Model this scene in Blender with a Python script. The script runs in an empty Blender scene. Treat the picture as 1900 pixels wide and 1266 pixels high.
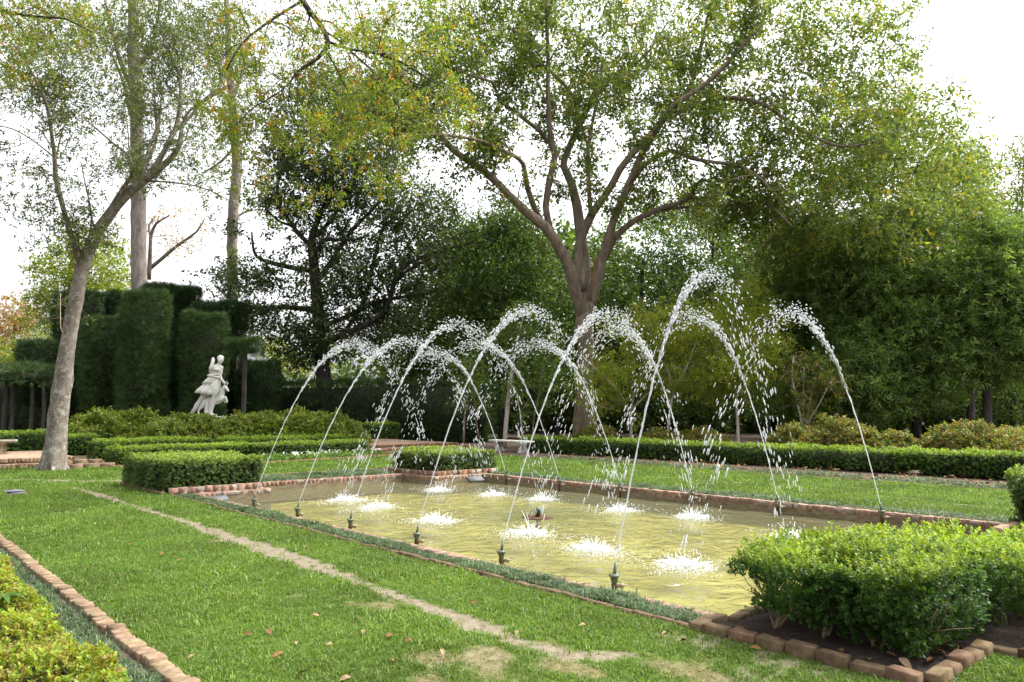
import bpy, math, random
import numpy as np
from mathutils import Vector

# ------------------------------------------------------------------ camera, sky, sun, exposure
sc = bpy.context.scene
FL, HY, CAMH = 1412.0, 762.7, 1.65            # focal length in pixels of the 1900 px wide photo, horizon row, eye height
PITCH = math.atan((HY - 633.0) / FL)
FWD = np.array([0.66235589, 0.74918935]); RGT = np.array([0.74918935, -0.66235589])
cam = bpy.data.cameras.new("camera"); camo = bpy.data.objects.new("camera", cam)
sc.collection.objects.link(camo)
cam.sensor_width = 36.0; cam.lens = FL / 1900 * 36.0; cam.clip_end = 2000; cam.clip_start = 0.05
camo.location = (0, 0, CAMH)
camo.rotation_euler = (math.radians(90) + PITCH, 0, -math.atan2(FWD[0], FWD[1]))
sc.camera = camo

SUN_EL = math.radians(56)
SUN_DIR = FWD * 0.30 + RGT * 0.95             # horizontal direction towards the sun
SUN_AZ = math.atan2(SUN_DIR[0], SUN_DIR[1])   # clockwise from +Y
w = bpy.data.worlds.new("World"); sc.world = w; w.use_nodes = True
nt = w.node_tree; nt.nodes.clear()
sky = nt.nodes.new("ShaderNodeTexSky"); sky.sky_type = 'NISHITA'; sky.sun_disc = False
sky.sun_elevation = SUN_EL; sky.sun_rotation = SUN_AZ
sky.air_density = 1.0; sky.dust_density = 6.0; sky.ozone_density = 1.0
hs = nt.nodes.new("ShaderNodeHueSaturation"); hs.inputs['Saturation'].default_value = 0.12
bg = nt.nodes.new("ShaderNodeBackground"); bg.inputs['Strength'].default_value = 0.15
wo = nt.nodes.new("ShaderNodeOutputWorld")
nt.links.new(sky.outputs[0], hs.inputs['Color']); nt.links.new(hs.outputs[0], bg.inputs['Color']); nt.links.new(bg.outputs[0], wo.inputs[0])

sl = bpy.data.lights.new("sun", 'SUN'); sl.energy = 1.45; sl.angle = math.radians(14); sl.color = (1.0, 0.95, 0.86)
so = bpy.data.objects.new("sun", sl); sc.collection.objects.link(so)
sd = Vector((math.sin(SUN_AZ) * math.cos(SUN_EL), math.cos(SUN_AZ) * math.cos(SUN_EL), math.sin(SUN_EL)))
so.rotation_euler = sd.to_track_quat('Z', 'Y').to_euler()
so.location = (0, 0, 60)

sc.view_settings.view_transform = 'Standard'; sc.view_settings.look = 'None'
sc.view_settings.exposure = 1.8; sc.view_settings.gamma = 1.0; sc.view_settings.use_curve_mapping = False
sc.render.engine = 'CYCLES'
sc.cycles.use_denoising = True; sc.cycles.denoising_prefilter = 'NONE'
sc.cycles.max_bounces = 7; sc.cycles.diffuse_bounces = 3; sc.cycles.glossy_bounces = 2; sc.cycles.transmission_bounces = 3
sc.cycles.transparent_max_bounces = 6
sc.cycles.caustics_reflective = False; sc.cycles.caustics_refractive = False

rng = np.random.default_rng(7); random.seed(7)
COL = sc.collection

# ------------------------------------------------------------------ picture <-> place
def ray(x, y):
    r, u = x - 950.0, -(y - 633.0)
    return r, FL * math.cos(PITCH) - u * math.sin(PITCH), u * math.cos(PITCH) + FL * math.sin(PITCH)
def G(x, y, z=0.0):                            # ground point (at height z) seen at that spot of the photo
    r, f, u = ray(x, y); t = (z - CAMH) / u
    p = RGT * r * t + FWD * f * t
    return np.array([p[0], p[1], z])
def P(x, y, F):                                # point F metres ahead
    r, f, u = ray(x, y); t = F / f
    p = RGT * r * t + FWD * F
    return np.array([p[0], p[1], CAMH + u * t])
def fwd(p): return p[0] * FWD[0] + p[1] * FWD[1]
def mpp(F): return F / FL                      # metres per photo pixel

# ------------------------------------------------------------------ mesh helpers
def mesh_np(name, V, faces, mat=None, smooth=False, attrs=None, colors=None):
    """faces: list of int arrays (n,k)."""
    me = bpy.data.meshes.new(name)
    V = np.asarray(V, dtype=np.float32)
    faces = [np.asarray(f, dtype=np.int32) for f in faces if len(f)]
    nl = sum(f.size for f in faces); nf = sum(len(f) for f in faces)
    me.vertices.add(len(V)); me.vertices.foreach_set("co", V.ravel())
    me.loops.add(nl); me.loops.foreach_set("vertex_index", np.concatenate([f.ravel() for f in faces]))
    me.polygons.add(nf)
    tot = np.concatenate([np.full(len(f), f.shape[1], dtype=np.int32) for f in faces])
    st = np.concatenate([[0], np.cumsum(tot)[:-1]]).astype(np.int32)
    me.polygons.foreach_set("loop_start", st)
    if smooth: me.polygons.foreach_set("use_smooth", np.ones(nf, dtype=bool))
    if attrs:
        for k, a in attrs.items():
            at = me.attributes.new(k, 'FLOAT', 'POINT'); at.data.foreach_set("value", np.asarray(a, dtype=np.float32))
    me.update(calc_edges=True)
    if mat is not None: me.materials.append(mat)
    return me

def obj(name, me, parent=None, loc=None):
    o = bpy.data.objects.new(name, me); COL.objects.link(o)
    if parent is not None: o.parent = parent
    if loc is not None: o.location = loc
    return o
def tag(o, label=None, cat=None, group=None, kind=None):
    if label: o['label'] = label
    if cat: o['category'] = cat
    if group: o['group'] = group
    if kind: o['kind'] = kind
    return o
def thing(name, label, cat, loc=(0, 0, 0), rotz=0.0, group=None):
    o = bpy.data.objects.new(name, None); COL.objects.link(o); o.empty_display_size = 0.2
    o.location = [float(a) for a in loc]; o.rotation_euler = (0, 0, rotz)
    return tag(o, label, cat, group)

class MB:
    """collects verts and faces"""
    def __init__(s): s.v = []; s.f3 = []; s.f4 = []; s.n = 0
    def add(s, V, F):
        V = np.asarray(V, dtype=float).reshape(-1, 3); F = np.asarray(F, dtype=int)
        if len(F):
            (s.f3 if F.shape[1] == 3 else s.f4).append(F + s.n)
        s.v.append(V); s.n += len(V)
    def more(s, F, base):
        F = np.asarray(F, dtype=int) + base
        (s.f3 if F.shape[1] == 3 else s.f4).append(F)
    def box(s, x0, x1, y0, y1, z0, z1):
        V = [(x, y, z) for z in (z0, z1) for y in (y0, y1) for x in (x0, x1)]
        s.add(V, [(0, 2, 3, 1), (4, 5, 7, 6), (0, 1, 5, 4), (2, 6, 7, 3), (0, 4, 6, 2), (1, 3, 7, 5)])
    def mesh(s, name, mat, smooth=False, attrs=None):
        fs = []
        if s.f4: fs.append(np.concatenate(s.f4))
        if s.f3: fs.append(np.concatenate(s.f3))
        return mesh_np(name, np.concatenate(s.v), fs, mat, smooth, attrs)
    def tube(s, pts, rad, sides=8, caps=True, wob=0.0):
        pts = np.asarray(pts, dtype=float); n = len(pts); rad = np.broadcast_to(np.asarray(rad, dtype=float), (n,))
        T = np.gradient(pts, axis=0); T /= np.linalg.norm(T, axis=1)[:, None] + 1e-9
        a = np.array([0, 0, 1.0]) if abs(T[0, 2]) < 0.8 else np.array([1.0, 0, 0])
        u = np.cross(a, T[0]); u /= np.linalg.norm(u)
        ang = np.linspace(0, 2 * np.pi, sides, endpoint=False); V = np.zeros((n, sides, 3))
        for i in range(n):
            u = u - T[i] * (u @ T[i]); u /= np.linalg.norm(u) + 1e-9; vv = np.cross(T[i], u)
            rr = rad[i] * (1 + (wob * rng.normal(size=sides) if wob else 0))
            V[i] = pts[i] + (np.cos(ang) * rr)[:, None] * u + (np.sin(ang) * rr)[:, None] * vv
        i = np.arange(n - 1)[:, None] * sides; j = np.arange(sides)[None, :]; k = (j + 1) % sides
        F = np.stack([i + j, i + k, i + sides + k, i + sides + j], -1).reshape(-1, 4)
        b = s.n; s.add(V.reshape(-1, 3), F)
        if caps and sides == 4:
            s.more([[3, 2, 1, 0]], b); s.more([[0, 1, 2, 3]], b + (n - 1) * 4)
        elif caps:
            c = s.n; s.add([pts[0], pts[-1]], [])
            m = np.arange(sides); mm = (m + 1) % sides
            s.f3.append(np.stack([np.full(sides, c), b + mm, b + m], -1)); e = b + (n - 1) * sides
            s.f3.append(np.stack([np.full(sides, c + 1), e + m, e + mm], -1))
    def lathe(s, prof, c=(0, 0, 0), sides=16, fold=None):
        prof = np.asarray(prof, dtype=float); n = len(prof); ang = np.linspace(0, 2 * np.pi, sides, endpoint=False)
        R = prof[:, 0][:, None] * np.ones(sides)
        if fold is not None: R = fold(R, ang, prof)
        V = np.stack([R * np.cos(ang) + c[0], R * np.sin(ang) + c[1], np.repeat((prof[:, 1] + c[2])[:, None], sides, 1)], -1)
        i = np.arange(n - 1)[:, None] * sides; j = np.arange(sides)[None, :]; k = (j + 1) % sides
        F = np.stack([i + j, i + k, i + sides + k, i + sides + j], -1).reshape(-1, 4)
        s.add(V.reshape(-1, 3), F)

def smooth_path(pts, step=None, n=None):
    """Catmull-Rom resample; pts (n,k) with extra columns interpolated too."""
    p = np.asarray(pts, dtype=float)
    if len(p) < 3: 
        m = n or 4
        return p[0] + (p[-1] - p[0]) * np.linspace(0, 1, m)[:, None]
    q = np.vstack([2 * p[0] - p[1], p, 2 * p[-1] - p[-2]]); out = []
    for i in range(len(p) - 1):
        a, b, c, d = q[i], q[i + 1], q[i + 2], q[i + 3]
        L = np.linalg.norm((c - b)[:3]); m = max(2, int(L / step)) if step else 5
        t = np.linspace(0, 1, m, endpoint=False)[:, None]
        out.append(0.5 * ((2 * b) + (-a + c) * t + (2 * a - 5 * b + 4 * c - d) * t ** 2 + (-a + 3 * b - 3 * c + d) * t ** 3))
    out.append(p[-1:]); return np.vstack(out)

# leaf templates: (verts, tris); y = along the leaf, z = its upper side
def T_leaf(wd=0.5, fold=0.08, curl=-0.06):
    V = np.array([(0, 0, 0), (wd / 2, .45, fold), (0, 1, curl), (-wd / 2, .45, fold)]); return V, np.array([(0, 1, 2), (0, 2, 3)])
def T_leaf6(wd=0.55, fold=0.07, curl=-0.08):
    V = np.array([(0, 0, 0), (wd * .42, .3, fold), (wd * .42, .65, fold * .8), (0, 1, curl), (-wd * .42, .65, fold * .8), (-wd * .42, .3, fold)])
    return V, np.array([(0, 1, 5), (1, 2, 4), (1, 4, 5), (2, 3, 4)])
def rot_to(d, up):
    """(N,3) directions -> (N,3,3) with columns x,y=d,z"""
    d = d / (np.linalg.norm(d, axis=1)[:, None] + 1e-9)
    x = np.cross(d, up); x /= np.linalg.norm(x, axis=1)[:, None] + 1e-9
    z = np.cross(x, d); return np.stack([x, d, z], -1)
def T_compose(tmpl, pos, dirs, ups, sc_):
    V, F = tmpl; R = rot_to(np.asarray(dirs, float), np.asarray(ups, float))
    W = np.einsum('nij,kj->nki', R, V) * np.asarray(sc_)[:, None, None] + np.asarray(pos)[:, None, :]
    FF = (F[None] + (np.arange(len(W)) * len(V))[:, None, None]).reshape(-1, 3); return W.reshape(-1, 3), FF
def T_sprig(nleaf=7, wd=0.6, leaf=0.42, seed=1, l6=False):
    r = np.random.default_rng(seed); n = nleaf
    pos = np.stack([np.zeros(n), np.linspace(0.15, .75, n), np.zeros(n)], -1)
    a = np.arange(n) * 2.4; d = np.stack([np.cos(a) * .9, .55 + .3 * np.linspace(0, 1, n) + r.normal(size=n) * .1, np.sin(a) * .9], -1)
    up = np.tile([0, 1.0, 0], (n, 1)) + r.normal(size=(n, 3)) * .2
    return T_compose(T_leaf6(wd) if l6 else T_leaf(wd), pos, d, up, leaf * (0.8 + .4 * r.random(n)))
def T_feather(n=10, seed=3, wd=.10, spread=.8, ln=.5):
    r = np.random.default_rng(seed); t = np.linspace(0, .8, n)
    pos = np.stack([np.zeros(n), t, -.15 * t ** 2], -1); s = np.where(np.arange(n) % 2, 1, -1)
    d = np.stack([s * spread, .8 + r.normal(size=n) * .1, r.normal(size=n) * .25], -1)
    V = np.array([(-wd / 2, 0, 0), (wd / 2, 0, 0), (0, 1, 0)]); F = np.array([(0, 1, 2)])
    return T_compose((V, F), pos, d, np.tile([0, 0, 1.0], (n, 1)), ln * (1 - .55 * t))
def foliage_mesh(name, tmpls, pos, d, up, s, mat, rnd=None):
    """scatter leaf templates over positions into ONE mesh"""
    N = len(pos); pick = rng.integers(0, len(tmpls), N); Vs, Fs, Rs = [], [], []; base = 0
    rnd = rng.random(N) if rnd is None else rnd
    for k, (V, F) in enumerate(tmpls):
        m = np.where(pick == k)[0]
        if not len(m): continue
        R = rot_to(d[m], up[m]); W = np.einsum('nij,kj->nki', R, V) * s[m][:, None, None] + pos[m][:, None, :]
        Vs.append(W.reshape(-1, 3)); Fs.append((F[None] + (np.arange(len(m)) * len(V))[:, None, None]).reshape(-1, 3) + base)
        jit = rng.normal(size=(len(m), len(V))) * .0
        Rs.append((rnd[m][:, None] + jit).ravel()); base += len(m) * len(V)
    return mesh_np(name, np.concatenate(Vs), [np.concatenate(Fs)], mat, False, {'rnd': np.clip(np.concatenate(Rs), 0, 1)})

# ------------------------------------------------------------------ materials
def newmat(name):
    m = bpy.data.materials.new(name); m.use_nodes = True; t = m.node_tree; t.nodes.clear()
    out = t.nodes.new("ShaderNodeOutputMaterial"); return m, t, out
def N(t, typ, **kw):
    n = t.nodes.new(typ)
    for k, v in kw.items():
        if k in n.inputs: n.inputs[k].default_value = v
        else: setattr(n, k, v)
    return n
def ramp(t, fac, cols):
    r = t.nodes.new("ShaderNodeValToRGB"); e = r.color_ramp.elements
    for i, (p, c) in enumerate(cols):
        el = e[i] if i < 2 else e.new(p)
        el.position = p; el.color = (*c, 1)
    t.links.new(fac, r.inputs[0]); return r.outputs[0]
def leaf_mat(name, cols, trans=0.4, rough=0.45, spec=0.4, tint=(1.25, 1.2, 0.6)):
    m, t, out = newmat(name)
    a = N(t, "ShaderNodeAttribute", attribute_name='rnd')
    n = len(cols); c = ramp(t, a.outputs['Fac'], [((i / (n - 1)), cc) for i, cc in enumerate(cols)])
    geo = N(t, "ShaderNodeNewGeometry"); nz = N(t, "ShaderNodeTexNoise", Scale=0.9, Detail=2.0)
    t.links.new(geo.outputs['Position'], nz.inputs['Vector'])
    mp = N(t, "ShaderNodeMapRange"); mp.inputs['From Min'].default_value = .3; mp.inputs['From Max'].default_value = .7; mp.inputs['To Min'].default_value = .75; mp.inputs['To Max'].default_value = 1.25
    t.links.new(nz.outputs[0], mp.inputs[0])
    mx = N(t, "ShaderNodeMix", data_type='RGBA', blend_type='MULTIPLY'); mx.inputs[0].default_value = 1
    t.links.new(c, mx.inputs[6]); t.links.new(mp.outputs[0], mx.inputs[7])
    p = N(t, "ShaderNodeBsdfPrincipled", Roughness=rough); p.inputs['Specular IOR Level'].default_value = spec
    tr = N(t, "ShaderNodeBsdfTranslucent")
    tm = N(t, "ShaderNodeMix", data_type='RGBA', blend_type='MULTIPLY'); tm.inputs[0].default_value = 1; tm.inputs[7].default_value = (*tint, 1)
    t.links.new(mx.outputs[2], tm.inputs[6]); t.links.new(tm.outputs[2], tr.inputs[0])
    t.links.new(mx.outputs[2], p.inputs['Base Color'])
    ms = N(t, "ShaderNodeMixShader"); ms.inputs[0].default_value = trans
    t.links.new(p.outputs[0], ms.inputs[1]); t.links.new(tr.outputs[0], ms.inputs[2]); t.links.new(ms.outputs[0], out.inputs[0])
    return m
def noise_mat(name, cols, scale=8, detail=6, rough=.9, bump=.3, bscale=None, stretch=(1, 1, 1), objrand=0.0, spec=.25, dist=0.02, coords='Object'):
    m, t, out = newmat(name)
    tc = N(t, "ShaderNodeTexCoord"); mp = N(t, "ShaderNodeMapping"); mp.inputs['Scale'].default_value = stretch
    t.links.new(tc.outputs[coords], mp.inputs[0]); nz = N(t, "ShaderNodeTexNoise", Scale=scale, Detail=detail, Roughness=.65)
    t.links.new(mp.outputs[0], nz.inputs['Vector'])
    fac = nz.outputs[0]
    n = len(cols); c = ramp(t, fac, [(.28 + .44 * i / (n - 1), cc) for i, cc in enumerate(cols)])
    if objrand:
        oi = N(t, "ShaderNodeObjectInfo"); mr = N(t, "ShaderNodeMapRange"); mr.inputs['To Min'].default_value = 1 - objrand; mr.inputs['To Max'].default_value = 1 + objrand
        t.links.new(oi.outputs['Random'], mr.inputs[0]); hs_ = N(t, "ShaderNodeHueSaturation"); t.links.new(mr.outputs[0], hs_.inputs['Value'])
        h2 = N(t, "ShaderNodeMapRange"); h2.inputs['To Min'].default_value = .485; h2.inputs['To Max'].default_value = .515
        wn = N(t, "ShaderNodeTexWhiteNoise", noise_dimensions='1D'); t.links.new(oi.outputs['Random'], wn.inputs['W']); t.links.new(wn.outputs['Value'], h2.inputs[0]); t.links.new(h2.outputs[0], hs_.inputs['Hue'])
        t.links.new(c, hs_.inputs['Color']); c = hs_.outputs[0]
    p = N(t, "ShaderNodeBsdfPrincipled", Roughness=rough); p.inputs['Specular IOR Level'].default_value = spec
    t.links.new(c, p.inputs['Base Color'])
    if bump:
        n2 = N(t, "ShaderNodeTexNoise", Scale=bscale or scale * 2.5, Detail=5.0); t.links.new(mp.outputs[0], n2.inputs['Vector'])
        b = N(t, "ShaderNodeBump", Strength=bump, Distance=dist); t.links.new(n2.outputs[0], b.inputs['Height']); t.links.new(b.outputs[0], p.inputs['Normal'])
    t.links.new(p.outputs[0], out.inputs[0]); return m
def bark_mat(name, cols, scale=5, vscale=.22, bump=.8, lichen=None, dist=.04):
    m, t, out = newmat(name)
    tc = N(t, "ShaderNodeTexCoord"); mp = N(t, "ShaderNodeMapping"); mp.inputs['Scale'].default_value = (1, 1, vscale)
    t.links.new(tc.outputs['Object'], mp.inputs[0])
    nz = N(t, "ShaderNodeTexNoise", Scale=scale, Detail=8.0, Roughness=.7); t.links.new(mp.outputs[0], nz.inputs['Vector'])
    vo = N(t, "ShaderNodeTexVoronoi", Scale=scale * 2.2, feature='DISTANCE_TO_EDGE'); t.links.new(mp.outputs[0], vo.inputs['Vector'])
    n = len(cols); c = ramp(t, nz.outputs[0], [(.3 + .4 * i / (n - 1), cc) for i, cc in enumerate(cols)])
    if lichen:
        n3 = N(t, "ShaderNodeTexNoise", Scale=7.0, Detail=10.0, Roughness=.85); t.links.new(tc.outputs['Object'], n3.inputs['Vector'])
        rr = ramp(t, n3.outputs[0], [(.50, (0, 0, 0)), (.62, (1, 1, 1))])
        mx = N(t, "ShaderNodeMix", data_type='RGBA'); mx.inputs[7].default_value = (*lichen, 1)
        t.links.new(rr, mx.inputs[0]); t.links.new(c, mx.inputs[6]); c = mx.outputs[2]
    p = N(t, "ShaderNodeBsdfPrincipled", Roughness=.92); p.inputs['Specular IOR Level'].default_value = .15
    t.links.new(c, p.inputs['Base Color'])
    ad = N(t, "ShaderNodeMath", operation='ADD'); t.links.new(nz.outputs[0], ad.inputs[0]); t.links.new(vo.outputs[0], ad.inputs[1])
    b = N(t, "ShaderNodeBump", Strength=bump, Distance=dist); t.links.new(ad.outputs[0], b.inputs['Height']); t.links.new(b.outputs[0], p.inputs['Normal'])
    t.links.new(p.outputs[0], out.inputs[0]); return m

M = {}
M['oak_leaf'] = leaf_mat('oak_leaf', [(.08, .135, .026), (.11, .175, .034), (.15, .215, .042), (.19, .24, .048), (.24, .25, .05), (.3, .22, .04)], .55)
M['oak_leaf_green'] = leaf_mat('oak_leaf_green', [(.075, .125, .026), (.10, .16, .034), (.135, .2, .042), (.17, .23, .05), (.22, .25, .055), (.3, .25, .045)], .55)
M['over_leaf'] = leaf_mat('overhang_leaf', [(.09, .155, .014), (.13, .195, .018), (.165, .22, .02), (.21, .235, .022), (.25, .22, .022), (.36, .14, .012)], .55)
M['elm_leaf'] = leaf_mat('elm_leaf', [(.065, .095, .03), (.095, .13, .042), (.13, .165, .055), (.18, .2, .065)], .45)
M['magnolia_leaf'] = leaf_mat('magnolia_leaf', [(.03, .055, .016), (.048, .08, .022), (.072, .108, .028), (.105, .125, .034)], .35, .4, .4)
M['wood_leaf'] = leaf_mat('wood_leaf', [(.035, .07, .015), (.055, .105, .02), (.085, .145, .026), (.13, .19, .036)], .48)
M['wood_leaf_mid'] = leaf_mat('wood_leaf_mid', [(.06, .115, .02), (.095, .16, .027), (.135, .205, .034), (.19, .25, .044)], .5)
M['cedar_leaf'] = leaf_mat('cedar_leaf', [(.085, .15, .036), (.125, .205, .05), (.16, .25, .062), (.21, .30, .078)], .55)
M['bright_leaf'] = leaf_mat('bright_leaf', [(.14, .22, .025), (.2, .28, .03), (.26, .3, .035), (.32, .26, .03)], .5)
M['autumn_leaf'] = leaf_mat('autumn_leaf', [(.28, .17, .06), (.36, .2, .07), (.3, .24, .08), (.2, .22, .06)], .45)
M['dogwood_leaf'] = leaf_mat('dogwood_leaf', [(.17, .25, .03), (.24, .32, .04), (.32, .36, .05), (.34, .24, .06)], .55)
M['yew_leaf'] = leaf_mat('yew_leaf', [(.016, .038, .013), (.028, .06, .018), (.045, .088, .024), (.075, .125, .032)], .25, .55, .25)
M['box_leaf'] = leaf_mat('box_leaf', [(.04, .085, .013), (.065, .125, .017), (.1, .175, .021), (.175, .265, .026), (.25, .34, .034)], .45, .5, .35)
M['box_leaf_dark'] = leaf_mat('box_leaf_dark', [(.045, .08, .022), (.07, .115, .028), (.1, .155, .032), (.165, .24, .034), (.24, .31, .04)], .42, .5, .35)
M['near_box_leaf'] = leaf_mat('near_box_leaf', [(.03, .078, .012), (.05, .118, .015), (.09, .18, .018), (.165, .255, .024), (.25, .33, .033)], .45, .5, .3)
M['dwarf_box_leaf'] = leaf_mat('dwarf_box_leaf', [(.06, .12, .011), (.105, .175, .014), (.165, .24, .018), (.24, .30, .026), (.2, .15, .028)], .45, .5, .35)
M['azalea_leaf'] = leaf_mat('azalea_leaf', [(.06, .115, .014), (.105, .175, .019), (.16, .235, .025), (.22, .28, .034), (.2, .16, .03)], .45)
M['azalea_rust'] = leaf_mat('azalea_rust', [(.075, .12, .02), (.12, .165, .025), (.18, .215, .03), (.21, .17, .035), (.2, .095, .035)], .45)
M['flower_leaf'] = leaf_mat('flower_leaf', [(.07, .15, .02), (.11, .2, .03), (.15, .24, .04)], .4)
M['grass_blade'] = leaf_mat('grass_blade', [(.05, .115, .014), (.078, .155, .018), (.11, .192, .024), (.155, .228, .036), (.23, .24, .08)], .45, .5, .3)
M['dry_blade'] = leaf_mat('dry_blade', [(.2, .16, .075), (.26, .21, .1), (.15, .17, .045)], .3)
M['mondo_blade'] = leaf_mat('mondo_blade', [(.03, .06, .023), (.048, .088, .034), (.078, .125, .05), (.13, .18, .082)], .25, .45, .4)
M['bark_oak'] = bark_mat('bark_oak', [(.09, .072, .056), (.18, .145, .112), (.29, .24, .19)], 5, .2)
M['bark_elm'] = bark_mat('bark_elm', [(.075, .062, .05), (.14, .118, .096), (.21, .18, .15)], 6, .3, .5, (.34, .335, .29), .02)
M['bark_pine'] = bark_mat('bark_pine', [(.09, .075, .065), (.2, .17, .15), (.32, .28, .25)], 5, .25, 1.0)
M['bark_dark'] = bark_mat('bark_dark', [(.025, .022, .02), (.05, .044, .04), (.09, .08, .07)], 5, .25)
M['bark_pale'] = bark_mat('bark_pale', [(.2, .17, .14), (.36, .32, .27), (.5, .46, .4)], 6, .8, .3)
M['twig'] = noise_mat('twig', [(.06, .045, .03), (.16, .12, .08)], 20)
M['stem_box'] = noise_mat('stem_box', [(.13, .095, .055), (.26, .2, .12)], 30)
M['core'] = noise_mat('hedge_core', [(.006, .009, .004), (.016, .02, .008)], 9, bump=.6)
M['soil'] = noise_mat('soil', [(.035, .024, .018), (.07, .05, .036), (.12, .085, .06)], 7, 10, 1.0, .8, 40, dist=.03)
M['mulch'] = noise_mat('mulch', [(.012, .009, .007), (.03, .021, .016), (.075, .048, .034)], 22, 10, 1.0, 1.0, 60, dist=.03)
M['brick'] = noise_mat('brick', [(.10, .05, .03), (.165, .088, .054), (.22, .13, .086)], 13, 6, .9, .35, 60, objrand=.22, dist=.008)
M['brick_old'] = noise_mat('brick_old', [(.055, .036, .02), (.105, .067, .038), (.155, .11, .068)], 11, 7, .95, .5, 45, objrand=.22, dist=.01)
M['brick_pale'] = noise_mat('brick_pale', [(.14, .077, .051), (.22, .137, .098), (.29, .2, .15)], 13, 6, .9, .35, 60, objrand=.2, dist=.008)
M['brick_tan'] = noise_mat('brick_tan', [(.105, .068, .04), (.165, .115, .07), (.23, .17, .11)], 13, 6, .9, .4, 50, objrand=.2, dist=.008)
M['mortar'] = noise_mat('mortar', [(.18, .155, .125), (.28, .25, .205)], 30)
M['concrete_band'] = noise_mat('concrete_band', [(.08, .055, .03), (.16, .125, .08), (.24, .195, .135)], 6, 8, .8, .3, 30, stretch=(1, 1, 3))
M['stone'] = noise_mat('bench_stone', [(.42, .41, .37), (.58, .57, .52), (.68, .66, .61)], 5, 9, .85, .3, 40)
M['stone_dark'] = noise_mat('bench_stone_mossy', [(.1, .1, .075), (.2, .19, .15), (.3, .28, .22)], 5, 9, .9, .3, 40)
M['stone_tan'] = noise_mat('bench_stone_tan', [(.17, .125, .07), (.25, .195, .12), (.31, .26, .185)], 5, 9, .9, .3, 40)
M['marble'] = noise_mat('marble', [(.42, .41, .37), (.58, .57, .53), (.66, .65, .61)], 3, 8, .5, .12, 30, spec=.4)
M['slate'] = noise_mat('slate', [(.075, .08, .085), (.125, .132, .14)], 8, 5, .7, .2)
M['bronze'] = noise_mat('bronze', [(.03, .045, .028), (.06, .085, .05), (.1, .12, .07)], 25, 6, .55, .3, spec=.6)
M['rust'] = noise_mat('rust_pipe', [(.045, .022, .012), (.09, .045, .02)], 14, 6, .9, .3)
M['brass'] = noise_mat('brass_valve', [(.14, .11, .06), (.26, .21, .13)], 25, 6, .45, .2, spec=.6)
M['dead_leaf'] = noise_mat('dead_leaf', [(.11, .045, .017), (.18, .085, .032), (.24, .15, .07)], 12, objrand=.3)
M['dead_leaf_pale'] = noise_mat('dead_leaf_pale', [(.2, .13, .07), (.28, .21, .13)], 12, objrand=.2)
M['torn'] = bark_mat('torn_wood', [(.16, .085, .042), (.26, .15, .078)], 7, .15, .6)
M['paving'] = noise_mat('terrace_paving', [(.17, .11, .075), (.25, .17, .12), (.31, .23, .165)], 4, 10, .95, .3, 30)
M['white_petal'] = noise_mat('white_petal', [(.7, .7, .66), (.85, .85, .8)], 30, bump=0)
M['iron'] = noise_mat('iron_stake', [(.35, .3, .2), (.5, .44, .3)], 20, bump=0)

# foam / jet water: aerated, white, lets light through
m, t, out = newmat('white_water')
p_ = N(t, "ShaderNodeBsdfPrincipled", Roughness=.25); p_.inputs['Base Color'].default_value = (.58, .6, .62, 1); p_.inputs['IOR'].default_value = 1.33
tl = N(t, "ShaderNodeBsdfTranslucent"); tl.inputs[0].default_value = (.62, .65, .68, 1)
ms = N(t, "ShaderNodeMixShader"); ms.inputs[0].default_value = .45
tp = N(t, "ShaderNodeBsdfTransparent"); m2 = N(t, "ShaderNodeMixShader"); m2.inputs[0].default_value = .38
t.links.new(p_.outputs[0], ms.inputs[1]); t.links.new(tl.outputs[0], ms.inputs[2])
t.links.new(ms.outputs[0], m2.inputs[1]); t.links.new(tp.outputs[0], m2.inputs[2]); t.links.new(m2.outputs[0], out.inputs[0]); M['white_water'] = m
m = M['white_water'].copy(); m.name = 'splash_foam'; M['foam_water'] = m
for n_ in m.node_tree.nodes:
    if n_.type == 'BSDF_PRINCIPLED': n_.inputs['Base Color'].default_value = (.82, .84, .85, 1)
    if n_.type == 'BSDF_TRANSLUCENT': n_.inputs[0].default_value = (.85, .87, .88, 1)
    if n_.type == 'MIX_SHADER' and abs(n_.inputs[0].default_value - .38) < .01: n_.inputs[0].default_value = .2
# clear pool water
m, t, out = newmat('pool_water')
geo = N(t, "ShaderNodeNewGeometry")
n1 = N(t, "ShaderNodeTexNoise", Scale=4.0, Detail=2.0, Roughness=.5, Distortion=.6); t.links.new(geo.outputs['Position'], n1.inputs['Vector'])
bp = N(t, "ShaderNodeBump", Strength=.7, Distance=.12); t.links.new(n1.outputs[0], bp.inputs['Height'])
tp = N(t, "ShaderNodeBsdfTransparent"); tp.inputs[0].default_value = (.93, .94, .80, 1)
gl = N(t, "ShaderNodeBsdfGlossy", Roughness=.12); t.links.new(bp.outputs[0], gl.inputs['Normal'])
fr = N(t, "ShaderNodeFresnel", IOR=1.33); t.links.new(bp.outputs[0], fr.inputs['Normal'])
ms = N(t, "ShaderNodeMixShader"); t.links.new(fr.outputs[0], ms.inputs[0]); t.links.new(tp.outputs[0], ms.inputs[1]); t.links.new(gl.outputs[0], ms.inputs[2])
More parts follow.
